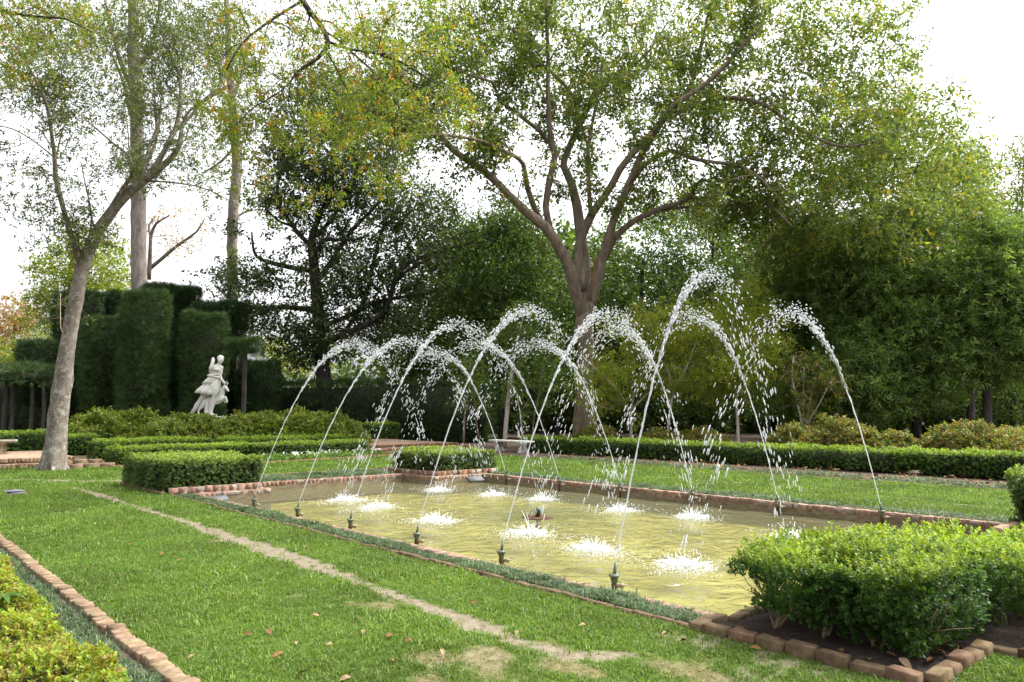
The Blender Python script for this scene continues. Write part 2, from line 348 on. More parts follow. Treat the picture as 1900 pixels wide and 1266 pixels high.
# a little suspended air and algae makes the water itself pale
df = N(t, "ShaderNodeBsdfDiffuse"); df.inputs[0].default_value = (.42, .41, .22, 1)
m3 = N(t, "ShaderNodeMixShader"); m3.inputs[0].default_value = .10
t.links.new(ms.outputs[0], m3.inputs[1]); t.links.new(df.outputs[0], m3.inputs[2]); t.links.new(m3.outputs[0], out.inputs[0]); M['water'] = m
M['pool_floor'] = noise_mat('pool_floor', [(.145, .128, .028), (.24, .215, .058), (.33, .305, .105)], 1.1, 9, .9, .1)
t = M['pool_floor'].node_tree; pf = [n for n in t.nodes if n.type == 'BSDF_PRINCIPLED'][0]; src = pf.inputs['Base Color'].links[0].from_socket
geo = N(t, "ShaderNodeNewGeometry"); sb = N(t, "ShaderNodeVectorMath", operation='SUBTRACT'); sb.inputs[1].default_value = tuple(G(1010, 955, -.42)); t.links.new(geo.outputs['Position'], sb.inputs[0])
ln_ = N(t, "ShaderNodeVectorMath", operation='LENGTH'); t.links.new(sb.outputs[0], ln_.inputs[0])
nn_ = N(t, "ShaderNodeTexNoise", Scale=1.4, Detail=6.0); t.links.new(geo.outputs['Position'], nn_.inputs['Vector'])
ma = N(t, "ShaderNodeMath", operation='MULTIPLY_ADD'); ma.inputs[1].default_value = -1.6; t.links.new(nn_.outputs[0], ma.inputs[0]); t.links.new(ln_.outputs['Value'], ma.inputs[2])
fa = ramp(t, ma.outputs[0], [(0.0, (.8, .8, .8)), (1.0, (0, 0, 0))])
mxs = N(t, "ShaderNodeMix", data_type='RGBA'); mxs.inputs[7].default_value = (.085, .10, .028, 1); t.links.new(fa, mxs.inputs[0]); t.links.new(src, mxs.inputs[6]); t.links.new(mxs.outputs[2], pf.inputs['Base Color'])

# ------------------------------------------------------------------ layout numbers (metres)
PX0, PX1, PY0, PY1 = 5.40, 12.70, 3.50, 15.50      # main basin
EX0, EX1, EY0, EY1 = 6.95, 11.15, 2.10, 16.90      # the end recesses between the corner beds
ZC, ZW, ZF = 0.03, -0.17, -0.42                     # coping top, water, basin floor
CW = 0.14

# ground: one sheet out to the horizon, with the basin cut out
xs = [-600, -60, PX0, EX0, EX1, PX1, 60, 600]; ys = [-600, EY0, PY0, PY1, EY1, 60, 600]
V = [(x, y, 0) for y in ys for x in xs]; F = []
for j in range(len(ys) - 1):
    for i in range(len(xs) - 1):
        cx_, cy_ = (xs[i] + xs[i + 1]) / 2, (ys[j] + ys[j + 1]) / 2
        if (PX0 < cx_ < PX1 and PY0 < cy_ < PY1) or (EX0 < cx_ < EX1 and EY0 < cy_ < EY1): continue
        a = j * len(xs) + i; F.append((a, a + 1, a + 1 + len(xs), a + len(xs)))
tag(obj('ground', mesh_np('ground', V, [np.array(F)], M['soil'])), kind='structure')

def in_pool(x, y, m=0.0):
    return ((x > PX0 - m) & (x < PX1 + m) & (y > PY0 - m) & (y < PY1 + m)) | ((x > EX0 - m) & (x < EX1 + m) & (y > EY0 - m) & (y < EY1 + m))
# basin floor, walls
outline = [(PX0, PY0), (EX0, PY0), (EX0, EY0), (EX1, EY0), (EX1, PY0), (PX1, PY0), (PX1, PY1), (EX1, PY1), (EX1, EY1), (EX0, EY1), (EX0, PY1), (PX0, PY1)]
mb = MB()
for a, b, c, d in ((PX0, PX1, PY0, PY1), (EX0, EX1, EY0, PY0), (EX0, EX1, PY1, EY1)):
    mb.add([(a, c, ZF), (b, c, ZF), (b, d, ZF), (a, d, ZF)], [(0, 1, 2, 3)])
tag(obj('pool_floor', mb.mesh('pool_floor', M['pool_floor'])), kind='structure')
mb = MB()
for i, (a, b) in enumerate(outline):
    c, d = outline[(i + 1) % len(outline)]
    mb.add([(a, b, ZF), (c, d, ZF), (c, d, ZC - .09), (a, b, ZC - .09)], [(3, 2, 1, 0)])
tag(obj('pool_wall', mb.mesh('pool_wall', M['concrete_band'])), kind='structure')

# splash spots (photo) and nozzle spots
NEAR_SPL = [G(x, y, ZW) for x, y in [(640, 930), (700, 943), (808, 968), (980, 992), (1100, 1022), (1270, 1052)]]
FAR_SPL = [G(x, y, ZW) for x, y in [(812, 911), (915, 919), (1006, 928), (1150, 948), (1285, 961), (1472, 998)]]
NOZ_NEAR = [np.array([5.72, y, ZW]) for y in (13.47, 11.74, 10.03, 8.33, 6.65, 4.98)]
NOZ_FAR = [np.array([12.50, y, ZW]) for y in (14.36, 12.5, 10.69, 8.88, 7.08, 5.3)]

# water sheet with real ripples
def water_h(x, y):
    h = np.zeros_like(x); r = np.random.default_rng(5)
    for _ in range(26):
        a = r.random() * 6.28; k = 2 * np.pi / r.uniform(.30, 1.5); h += np.sin(k * (x * np.cos(a) + y * np.sin(a)) + r.random() * 6.28) * .0020 * (8 / k) ** .5
    for s in NEAR_SPL + FAR_SPL:
        d = np.hypot(x - s[0], y - s[1]); h += .010 * np.sin(d * 28 + s[0]) * np.exp(-d * 1.6) * np.clip(d * 3, 0, 1)
    return h
mb = MB()
def water_patch(x0, x1, y0, y1, st=.05):
    nx, ny = max(2, int((x1 - x0) / st)), max(2, int((y1 - y0) / st)); X, Y = np.meshgrid(np.linspace(x0, x1, nx + 1), np.linspace(y0, y1, ny + 1))
    Vv = np.stack([X, Y, ZW + water_h(X, Y)], -1).reshape(-1, 3); i = (np.arange(ny)[:, None] * (nx + 1) + np.arange(nx)[None]).ravel()
    mb.add(Vv, np.stack([i, i + 1, i + nx + 2, i + nx + 1], -1))
water_patch(PX0, PX1, PY0, PY1); water_patch(EX0, EX1, PY1, EY1); water_patch(EX0, EX1, EY0, PY0, .15)
tag(obj('water', mb.mesh('water', M['water'], True)), kind='structure')

# ------------------------------------------------------------------ lawn
PATH = np.array([G(x, y)[:2] for x, y in [(128, 905), (180, 918), (230, 935), (330, 965), (430, 1000), (520, 1030), (600, 1055), (660, 1078), (700, 1095), (780, 1125), (850, 1150), (930, 1182), (1000, 1205), (1050, 1216), (1100, 1221), (1190, 1214)]])
PATHW = np.array([.10, .16, .10, .12, .15, .20, .16, .10, .08, .13, .14, .12, .10, .11, .10, .06]) * .9
TRACK = np.array([G(x, y)[:2] for x, y in [(-60, 893), (60, 892), (140, 894), (220, 893), (262, 898)]])
STREAK = np.array([G(x, y)[:2] for x, y in [(1040, 868), (1120, 875), (1200, 884), (1300, 893), (1380, 897)]])
STREAK2 = np.array([G(x, y)[:2] for x, y in [(1480, 906), (1560, 913), (1640, 922), (1760, 934), (1860, 946)]])
def pdist(x, y, L, wd=None):
    best = np.full(x.shape, 9e9); 
    for i in range(len(L) - 1):
        a, b = L[i], L[i + 1]; d = b - a; t_ = np.clip(((x - a[0]) * d[0] + (y - a[1]) * d[1]) / (d @ d), 0, 1)
        dd = np.hypot(x - a[0] - t_ * d[0], y - a[1] - t_ * d[1])
        if wd is not None: dd = dd - (wd[i] + (wd[i + 1] - wd[i]) * t_)
        best = np.minimum(best, dd)
    return best
def wob(x, y, s=1.0, seed=0):
    r = np.random.default_rng(seed); h = np.zeros_like(x)
    for _ in range(10):
        a = r.random() * 6.28; k = s * r.uniform(1.5, 9); h += np.sin(k * (x * np.cos(a) + y * np.sin(a)) + r.random() * 6.28) / 3.2
    return h
def bare(x, y):
    """0..1: bare sandy soil shows"""
    n = wob(x, y, 1.6, 1) * .026 + wob(x, y, 6, 2) * .028 + wob(x, y, 16, 3) * .018
    b = np.clip(.5 - (pdist(x, y, PATH, PATHW) + n) / .07, 0, 1)
    b = np.maximum(b, np.clip(.5 - (pdist(x, y, TRACK) - .28 + 3 * n) / .3, 0, .9))
    b = np.maximum(b, np.clip(.5 - (pdist(x, y, STREAK) - .12 + 2.5 * n) / .12, 0, 1))
    b = np.maximum(b, np.clip(.5 - (pdist(x, y, STREAK2) - .05 + 3 * n) / .1, 0, .9))
    hf = wob(x, y, 4, 5) * .55 + wob(x, y, 11, 6) * .4
    for (px, py, r, q) in ((1330, 1192, .2, .8), (1440, 1225, .18, .8), (1540, 1250, .16, .7), (1250, 1185, .14, .6), (1380, 1255, .16, .6), (880, 1225, .3, .3), (640, 1107, .06, .8), (105, 955, .3, .5), (550, 1105, .08, .6)):
        g = G(px, py); d_ = np.hypot(x - g[0], y - g[1]) / r; b = np.maximum(b, q * np.clip((1.15 - d_ + hf * .9) * 1.3, 0, 1) * (d_ < 1.7))
    return b
def dry(x, y):
    n = wob(x, y, 2, 4) * .1; d = np.zeros_like(x)
    for (px, py, r) in ((880, 1225, .3), (1260, 1250, .2), (780, 1262, .12), (1010, 1240, .12), (720, 1130, .12), (420, 1003, .15)):
        g = G(px, py); d = np.maximum(d, np.clip(.5 - (np.hypot(x - g[0], y - g[1]) - r + 2 * n) / .25, 0, 1))
    return d
def in_lawn(x, y):
    m_ = (x > 1.74) & (x < 18.2) & (y > -1.5) & (y < 24.4)
    m_ &= ~((x > 4.93) & (x < 13.55) & (y > 1.85) & (y < 19.05))          # pool, strips and beds
    m_ &= ~((x > 5.98) & (x < 13.5) & (y < 2.2))
    m_ &= ~((y > 22.9 + .17 * (x - 10)) & (x > 8.2)) & ~((y > 24.2) & (x > 4))
    m_ |= (x > 1.74) & (x < 4.4) & (y >= 24.3) & (y < 25.4)
    for g in (G(24, 914), G(34, 918.5)): m_ &= ~((np.abs(x - g[0]) < .22) & (np.abs(y - g[1]) < .3))
    return m_
def lawn_sheet(x0, x1, y0, y1, st, mb_, A):
    nx, ny = int((x1 - x0) / st), int((y1 - y0) / st); X, Y = np.meshgrid(np.linspace(x0, x1, nx + 1), np.linspace(y0, y1, ny + 1))
    b = bare(X, Y); Z = .006 + .008 * wob(X, Y, .5, 9) * .3 - .0 * b
    i = (np.arange(ny)[:, None] * (nx + 1) + np.arange(nx)[None]); cx_ = X[:-1, :-1] + st / 2; cy_ = Y[:-1, :-1] + st / 2
    k = i[in_lawn(cx_, cy_)]
    mb_.add(np.stack([X, Y, np.maximum(Z, .004)], -1).reshape(-1, 3), np.stack([k, k + 1, k + nx + 2, k + nx + 1], -1))
    A['bare'].append(b.ravel()); A['dry'].append(dry(X, Y).ravel())
mb = MB(); A = {'bare': [], 'dry': []}
lawn_sheet(1.7, 5.0, 1.8, 12.0, .04, mb, A); lawn_sheet(1.7, 6.02, -1.5, 1.8, .06, mb, A); lawn_sheet(1.7, 5.0, 12.0, 19.0, .07, mb, A)
lawn_sheet(1.7, 18.2, 19.0, 25.5, .12, mb, A); lawn_sheet(13.5, 18.2, -1.5, 19.0, .1, mb, A)
m, t, out = newmat('lawn_ground')
a1 = N(t, "ShaderNodeAttribute", attribute_name='bare'); a2 = N(t, "ShaderNodeAttribute", attribute_name='dry')
geo = N(t, "ShaderNodeNewGeometry"); nz = N(t, "ShaderNodeTexNoise", Scale=14.0, Detail=9.0, Roughness=.75); t.links.new(geo.outputs['Position'], nz.inputs['Vector'])
nb = N(t, "ShaderNodeTexNoise", Scale=1.3, Detail=3.0); t.links.new(geo.outputs['Position'], nb.inputs['Vector'])
cg = ramp(t, nz.outputs[0], [(.3, (.028, .055, .012)), (.5, (.06, .105, .018)), (.7, (.11, .15, .035))])
cd = ramp(t, nz.outputs[0], [(.3, (.07, .065, .03)), (.5, (.12, .11, .05)), (.7, (.18, .155, .08))])
cs = ramp(t, nz.outputs[0], [(.28, (.085, .066, .043)), (.5, (.155, .13, .092)), (.72, (.24, .21, .16))])
x1 = N(t, "ShaderNodeMix", data_type='RGBA'); t.links.new(a2.outputs['Fac'], x1.inputs[0]); t.links.new(cg, x1.inputs[6]); t.links.new(cd, x1.inputs[7])
x2 = N(t, "ShaderNodeMix", data_type='RGBA'); t.links.new(a1.outputs['Fac'], x2.inputs[0]); t.links.new(x1.outputs[2], x2.inputs[6]); t.links.new(cs, x2.inputs[7])
pb = N(t, "ShaderNodeBsdfPrincipled", Roughness=.95); pb.inputs['Specular IOR Level'].default_value = .1; t.links.new(x2.outputs[2], pb.inputs['Base Color'])
bb = N(t, "ShaderNodeBump", Strength=.7, Distance=.02); t.links.new(nz.outputs[0], bb.inputs['Height']); t.links.new(bb.outputs[0], pb.inputs['Normal']); t.links.new(pb.outputs[0], out.inputs[0])
M['lawn'] = m
tag(obj('lawn', mb.mesh('lawn', M['lawn'], True, {k: np.concatenate(v) for k, v in A.items()})), kind='structure')

# geometry-node scatter of tufts for what nobody could count
def tuft_mesh(name, n, ln, wd, spread, lean, mat, seed, seg=2):
    r = np.random.default_rng(seed); mb_ = MB(); rn = []
    for i in range(n):
        b = np.append(r.normal(size=2) * spread, 0); a = r.random() * 6.28; d = np.array([math.cos(a), math.sin(a), 0]); sdv = np.array([-d[1], d[0], 0])
        L = ln * r.uniform(.55, 1.15); le = lean * r.uniform(.3, 1.3); ws = wd * r.uniform(.7, 1.2)
        if seg == 2:
            mid = b + d * le * L * .4 + np.array([0, 0, L * .62]); tip = b + d * le * L + np.array([0, 0, max(.2, 1 - .5 * le) * L])
            mb_.add([b - sdv * ws / 2, b + sdv * ws / 2, mid + sdv * ws * .45, mid - sdv * ws * .45, tip], [(0, 1, 2), (0, 2, 3), (3, 2, 4)]); rn += [r.random()] * 5
        else:
            tip = b + d * le * L + np.array([0, 0, L * max(.3, 1 - .4 * le)])
            mb_.add([b - sdv * ws / 2, b + sdv * ws / 2, tip], [(0, 1, 2)]); rn += [r.random()] * 3
    return mb_.mesh(name, mat, False, {'rnd': rn})
def scatter(name, pts, rotz, scl, meshes, kind='stuff', label=None, cat=None, tilt=0.12):
    c = bpy.data.collections.new(name + '_source'); 
    for k, me in enumerate(meshes):
        o = bpy.data.objects.new(f'{name}_tuft', me); c.objects.link(o)
    n = len(pts); me = bpy.data.meshes.new(name); me.vertices.add(n); me.vertices.foreach_set('co', np.asarray(pts, np.float32).ravel())
    at = me.attributes.new('rot', 'FLOAT_VECTOR', 'POINT'); at.data.foreach_set('vector', np.stack([rng.normal(size=n) * tilt, rng.normal(size=n) * tilt, rotz], -1).astype(np.float32).ravel())
    at = me.attributes.new('scl', 'FLOAT', 'POINT'); at.data.foreach_set('value', np.asarray(scl, np.float32))
    at = me.attributes.new('idx', 'INT', 'POINT'); at.data.foreach_set('value', rng.integers(0, len(meshes), n).astype(np.int32))
    g = bpy.data.node_groups.new(name + '_nodes', 'GeometryNodeTree')
    g.interface.new_socket('Geometry', in_out='INPUT', socket_type='NodeSocketGeometry'); g.interface.new_socket('Geometry', in_out='OUTPUT', socket_type='NodeSocketGeometry')
    gi = g.nodes.new('NodeGroupInput'); go = g.nodes.new('NodeGroupOutput'); ip = g.nodes.new('GeometryNodeInstanceOnPoints'); ci = g.nodes.new('GeometryNodeCollectionInfo')
    ci.inputs['Collection'].default_value = c; ci.inputs['Separate Children'].default_value = True; ci.inputs['Reset Children'].default_value = True
    ip.inputs['Pick Instance'].default_value = True
    def na(nm, typ):
        x = g.nodes.new('GeometryNodeInputNamedAttribute'); x.data_type = typ; x.inputs['Name'].default_value = nm; return [s for s in x.outputs if s.enabled and s.name == 'Attribute'][0]
    er = g.nodes.new('FunctionNodeEulerToRotation')
    g.links.new(na('rot', 'FLOAT_VECTOR'), er.inputs[0]); g.links.new(er.outputs[0], ip.inputs['Rotation']); g.links.new(na('scl', 'FLOAT'), ip.inputs['Scale']); g.links.new(na('idx', 'INT'), ip.inputs['Instance Index'])
    g.links.new(gi.outputs[0], ip.inputs['Points']); g.links.new(ci.outputs[0], ip.inputs['Instance']); g.links.new(ip.outputs[0], go.inputs[0])
    o = obj(name, me); md = o.modifiers.new('scatter', 'NODES'); md.node_group = g
    return tag(o, label, cat, kind=kind)
def visible(x, y, z=0., m_=60):
    f = x * FWD[0] + y * FWD[1]; r = x * RGT[0] + y * RGT[1]
    d = f * math.cos(PITCH) + (z - CAMH) * math.sin(PITCH); u = (z - CAMH) * math.cos(PITCH) - f * math.sin(PITCH)
    d = np.maximum(d, .01); px = 950 + FL * r / d; py = 633 - FL * u / d
    return (f > .5) & (px > -m_) & (px < 1900 + m_) & (py < 1266 + m_ * 2)
pts, sc_, dr = [], [], []
for (f0, f1, dens, s) in ((0, 5.2, 2300, .85), (5.2, 7.5, 1500, .95), (7.5, 10.5, 900, 1.1), (10.5, 15, 480, 1.4), (15, 21, 240, 1.8), (21, 40, 130, 2.3)):
    x0, x1, y0, y1 = 1.7, 18.3, -1.5, 25.5; n = int((x1 - x0) * (y1 - y0) * dens); x = rng.uniform(x0, x1, n); y = rng.uniform(y0, y1, n)
    f = x * FWD[0] + y * FWD[1]; k = (f >= f0) & (f < f1); x, y = x[k], y[k]; k = in_lawn(x, y) & visible(x, y, 0., 420); x, y = x[k], y[k]
    b = bare(x, y); D = dry(x, y); patch = .5 + .5 * wob(x, y, 1.2, 12)
    k = (rng.random(len(x)) > np.clip(b * 1.05, 0, .97)) & (rng.random(len(x)) > D * .35); x, y, D, patch = x[k], y[k], D[k], patch[k]
    pts.append(np.stack([x, y, np.full(len(x), .004)], -1)); sc_.append(s * rng.uniform(.6, 1.15, len(x)) * (.8 + .3 * np.clip(patch, 0, 1)) * (1 - .35 * D)); dr.append(rng.random(len(x)) < D * .75)
pts = np.concatenate(pts); sc_ = np.concatenate(sc_); dr = np.concatenate(dr)
GT = [tuft_mesh('grass_tuft', 9, .042, .0055, .017, .75, M['grass_blade'], 20 + k) for k in range(6)] + [tuft_mesh('grass_tuft', 7, .060, .0085, .022, .9, M['grass_blade'], 33), tuft_mesh('grass_tuft', 14, .030, .0045, .026, 1.2, M['grass_blade'], 34)]
DT = [tuft_mesh('dry_tuft', 9, .034, .004, .018, 1.1, M['dry_blade'], 40 + k) for k in range(3)]
scatter('lawn_grass', pts[~dr], rng.uniform(0, 6.28, (~dr).sum()), sc_[~dr], GT, label='short mown green lawn grass round the pool', cat='grass')
scatter('dry_grass', pts[dr], rng.uniform(0, 6.28, dr.sum()), sc_[dr], DT, label='straw coloured dead grass in worn patches of lawn', cat='grass')

# mondo grass borders
def rect_pts(x0, x1, y0, y1, n): return np.stack([rng.uniform(x0, x1, n), rng.uniform(y0, y1, n), np.full(n, .0)], -1)
MT = [tuft_mesh('mondo_tuft', 22, .10, .0055, .02, 1.1, M['mondo_blade'], 60 + k) for k in range(5)]
def mondo(name, label, rects):
    p = np.concatenate([rect_pts(*r[:4], int((r[1] - r[0]) * (r[3] - r[2]) * r[4])) for r in rects]); s = np.concatenate([np.full(int((r[1] - r[0]) * (r[3] - r[2]) * r[4]), r[5]) for r in rects])
    p[:, 2] += .0; s *= rng.uniform(.55, 1.1, len(s)) * (.85 + .25 * wob(p[:, 0], p[:, 1], 1, 77))
    return scatter(name, p, rng.uniform(0, 6.28, len(p)), s, MT, label=label, cat='ground cover')
mondo('mondo_grass', 'blue green mondo grass strip between long near coping and thin brick edging', [(5.03, 5.31, 3.6, 9, 850, 1.0), (5.03, 5.31, 9, 15.6, 500, 1.1)])
mondo('mondo_grass', 'mondo grass strip behind the coping at the short pool end', [(7.0, 11.2, 17.1, 18.8, 120, 1.2)])
mondo('mondo_grass', 'mondo grass strip behind the long far coping', [(12.9, 13.5, 3.0, 15.6, 200, 1.05)])
mondo('mondo_grass', 'dark mondo grass strip in front of the long clipped hedge', [(18.42, 19.6, 1.0, 19.5, 70, 1.35)])
mondo('mondo_grass', 'dark mondo grass beside the dwarf hedge and brick edging nearest the camera', [(1.22, 1.54, 3.6, 12.5, 520, 1.0)])

# ------------------------------------------------------------------ bricks
def brick_mesh(name, sx, sy, sz, mat, seed, ch=.005):
    """chamfered brick, origin at the middle of its top"""
    r = np.random.default_rng(seed); V = []; hx, hy = sx / 2, sy / 2
    rings = [(hx - .002, hy - .002, -sz), (hx, hy, -sz + ch), (hx, hy, -ch), (hx - ch, hy - ch, 0)]
    for (a, b, z) in rings: V += [(-a, -b, z), (a, -b, z), (a, b, z), (-a, b, z)]
    V = np.array(V) + r.normal(size=(16, 3)) * min(sx, sy, sz) * .03
    F = [(3, 2, 1, 0), (12, 13, 14, 15)]
    for k in range(3):
        for i in range(4): j = (i + 1) % 4; F.append((4 * k + i, 4 * k + j, 4 * k + 4 + j, 4 * k + 4 + i))
    return mesh_np(name, V, [np.array(F)], mat)
def brick_set(sx, sy, sz, mat, ch=.008, n=5): return [brick_mesh('brick', sx, sy, sz, mat, 100 + k, ch) for k in range(n)]
def lay(parent, bricks, a, b, z, pitch, jit=.004, jz=.004, jr=.02, skip=0, curve=None):
    """a run of bricks from a to b (x,y); brick x axis along the run"""
    a, b = np.array(a[:2], float), np.array(b[:2], float); L = np.linalg.norm(b - a); n = max(1, int(round(L / pitch))); d = (b - a) / L; ang = math.atan2(d[1], d[0])
    for i in range(n):
        if skip and rng.random() < skip: continue
        q = a + d * (i + .5) * L / n
        if curve is not None: q = q + np.array([-d[1], d[0]]) * curve((i + .5) / n)
        o = bpy.data.objects.new('brick', bricks[rng.integers(len(bricks))]); COL.objects.link(o); o.parent = parent
        o.location = (q[0] + rng.normal() * jit * .3 , q[1] + rng.normal() * jit * .3, z + rng.normal() * jz - abs(rng.normal()) * jz * .5); o.scale = (rng.uniform(.93, 1.03), rng.uniform(.92, 1.04), 1.0)
        o.rotation_euler = (rng.normal() * jr * .5, rng.normal() * jr * .5, ang + rng.normal() * jr + (math.pi if rng.random() < .5 else 0))
def mortar_run(parent, a, b, wd, z0, z1):
    a, b = np.array(a[:2], float), np.array(b[:2], float); d = (b - a) / np.linalg.norm(b - a); s = np.array([-d[1], d[0]]) * wd / 2; mb_ = MB()
    V = [(*(p + k * s), z) for z in (z0, z1) for p in (a, b) for k in (-1, 1)]
    mb_.add(V, [(0, 1, 3, 2), (4, 6, 7, 5), (0, 4, 5, 1), (2, 3, 7, 6), (0, 2, 6, 4), (1, 5, 7, 3)])
    return obj('mortar', mb_.mesh('mortar', M['mortar']), parent)
BC = brick_set(.094, CW, .10, M['brick_pale'], .004); PITCHB = .102
def coping(label, runs, bricks=BC):
    t_ = thing('brick_coping', label, 'coping', (runs[0][0][0], runs[0][0][1], 0), 0, 'brick coping round the pool'); t_.location = (0, 0, 0)
    for a, b in runs:
        lay(t_, bricks, a, b, ZC, PITCHB, jz=.0025, jr=.012); mortar_run(t_, a, b, CW - .010, ZC - .092, ZC - .007)
    return t_
h = CW / 2
coping('pale red brick coping along the near long side of the pool', [((PX0 - h, PY0 + .02), (PX0 - h, PY1))])
coping('brick coping with a brown stained face along the far long side of the pool', [((PX1 + h, PY0), (PX1 + h, PY1 + CW))], brick_set(.094, CW, .115, M['brick_pale'], .004))
coping('brick coping round the recessed short end of the pool by the two clipped box blocks', [((PX0, PY1 + h), (EX0 - CW, PY1 + h)), ((EX0 - h, PY1), (EX0 - h, EY1 + CW)), ((EX0, EY1 + h), (EX1, EY1 + h)), ((EX1 + h, EY1 + CW), (EX1 + h, PY1)), ((EX1 + CW, PY1 + h), (PX1, PY1 + h))], brick_set(.094, CW, .10, M['brick_pale'], .004))
coping('short brick coping by the raised bed at the far right pool corner', [((PX1, PY0 - h), (EX1 + CW, PY0 - h)), ((EX1 + h, PY0 - CW), (EX1 + h, EY0)), ((EX0 - h, EY0), (EX0 - h, PY0 - CW)), ((EX0 - CW, PY0 - h), (PX0, PY0 - h))])

def edging(label, runs, bricks, z, pitch, **kw):
    t_ = thing('brick_edging', label, 'edging', group='brick edging in the lawn')
    for a, b in runs: lay(t_, bricks, a, b, z, pitch, **kw)
    return t_
edging('thin weathered brick edging between the mown lawn and near mondo strip', [((4.975, 3.52), (4.975, 16.4))], brick_set(.195, .055, .09, M['brick_old'], .01), .035, .205, jz=.006, jr=.03, curve=lambda u: .008 * math.sin(u * 21))
edging('tan brick edging set crosswise beside the dwarf hedge nearest the camera', [((1.655, 3.4), (1.655, 13.5))], brick_set(.096, .115, .11, M['brick_tan'], .006), .045, .102, jz=.007, jr=.05, curve=lambda u: .006 * math.sin(u * 25))
edging('far brick edging line in front of the long clipped hedge', [((18.3, 2.0), (18.3, 19.0))], brick_set(.2, .09, .08, M['brick_old'], .01), .035, .21)
edging('brick edging line behind the short pool end', [((7.0, 19.05), (12.2, 19.05))], brick_set(.2, .09, .08, M['brick_tan'], .006), .03, .21, skip=.05)
edging('brick edging along the white flower border in front of the double hedge', [((8.6, 22.75), (15.6, 24.05)), ((6.0, 24.6), (6.9, 24.4))], brick_set(.2, .1, .12, M['brick'], .006), .08, .21, jz=.008)

# raised corner beds
def bed(label, runs, bricks, z, pitch, fill, zf, mort=None, **kw):
    t_ = thing('raised_bed', label, 'planting bed', group='brick edged beds at the pool corners')
    for a, b in runs:
        lay(t_, bricks, a, b, z, pitch, **kw)
        if mort: mortar_run(t_, a, b, mort, 0, z - .008)
    mb_ = MB()
    for (x0, x1, y0, y1) in fill:
        nx, ny = max(2, int((x1 - x0) / .06)), max(2, int((y1 - y0) / .06)); X, Y = np.meshgrid(np.linspace(x0, x1, nx + 1), np.linspace(y0, y1, ny + 1))
        i = (np.arange(ny)[:, None] * (nx + 1) + np.arange(nx)[None]).ravel()
        mb_.add(np.stack([X, Y, zf + .012 * wob(X, Y, 4, 31) + .01 * rng.random(X.shape)], -1).reshape(-1, 3), np.stack([i, i + 1, i + nx + 2, i + nx + 1], -1))
    obj('mulch', mb_.mesh('mulch', M['mulch']), t_); return t_
BO = brick_set(.2, .10, .11, M['brick_old'], .009)
bed('bed of dark mulch edged in mossy brown bricks under the big leggy box shrub', [((4.97, 3.45), (4.97, 1.9)), ((4.92, 3.5), (PX0 - .12, 3.5)), ((PX0 - .1, 3.42), (6.9, 3.42)), ((5.03, 1.88), (6.0, 1.88)), ((6.02, 1.9), (6.02, -.8))], BO, .075, .212, [(5.0, 6.05, 1.9, 3.46), (6.05, 8.6, -.9, 3.4)], .03, jz=.008, jr=.05)
BU = brick_set(.16, .10, .13, M['brick_pale'], .005); BU2 = brick_set(.19, .1, .075, M['brick_old'], .012)
t_ = bed('two tier brick bed under the broad clipped box block at near left pool corner', [((4.97, 15.75), (6.8, 15.75)), ((6.78, 15.8), (6.78, 18.4))], BU, .145, .165, [(4.9, 6.75, 15.8, 18.5)], .09, .092, jz=.003, jr=.012)
lay(t_, BU2, (4.86, 15.75), (4.86, 18.6), .075, .2)
bed('two tier brick bed under the clipped box block at far pool corner', [((11.32, 15.72), (13.3, 15.72)), ((11.32, 15.75), (11.32, 17.8))], brick_set(.16, .10, .13, M['brick'], .005), .14, .165, [(11.35, 13.4, 15.75, 17.9)], .09, .092, jz=.003, jr=.012)
bed('raised pink brick bed at the right hand far pool corner', [((11.33, 3.36), (13.1, 3.36)), ((11.33, 3.36), (11.33, .8)), ((13.1, 3.36), (13.1, .5))], brick_set(.16, .10, .13, M['brick_pale'], .005), .15, .17, [(11.38, 13.1, .8, 3.3)], .09, .092, jz=.003, jr=.012)
t_ = thing('skimmer_plate', 'grey stone slab at the pool rim by far clipped box block', 'slab', (11.75, 15.28, 0), 0, 'slabs')
mb = MB(); mb.box(-.24, .24, -.10, .10, -.03, .02); obj('slab_face', mb.mesh('slab_face', M['slate']), t_); t_.rotation_euler = (math.radians(28), 0, math.radians(2)); t_.location = (12.3, 15.32, -.075)
t_ = thing('skimmer_plate', 'pale grey slab in the pool corner below near left box block', 'slab', (5.75, 15.3, -.08), 0, 'slabs')
mb = MB(); mb.box(-.2, .2, -.09, .09, -.03, .02); obj('slab_face', mb.mesh('slab_face', M['slate']), t_); t_.rotation_euler = (math.radians(20), 0, 0)
for k, (x, y, sx, sy, lb) in enumerate([(24, 914, .34, .42, 'larger flat grey stone slab set in the lawn near leaning tree'), (34, 918.5, .26, .2, 'smaller flat grey stone slab set in the lawn near leaning tree')]):
    mb = MB(); mb.add([(-sx / 2, -sy / 2, 0), (sx / 2, -sy * .45, 0), (sx * .46, sy / 2, 0), (-sx * .5, sy * .42, 0), (-sx / 2 * .96, -sy / 2 * .96, .012), (sx / 2 * .96, -sy * .43, .012), (sx * .44, sy / 2 * .96, .012), (-sx * .48, sy * .4, .012)], [(3, 2, 1, 0), (4, 5, 6, 7), (0, 1, 5, 4), (1, 2, 6, 5), (2, 3, 7, 6), (3, 0, 4, 7)])
    o = obj('stone_slab', mb.mesh('stone_slab', M['slate']), None, tuple(G(x, y)[:2]) + (.03,)); tag(o, lb, 'slab', 'slabs')

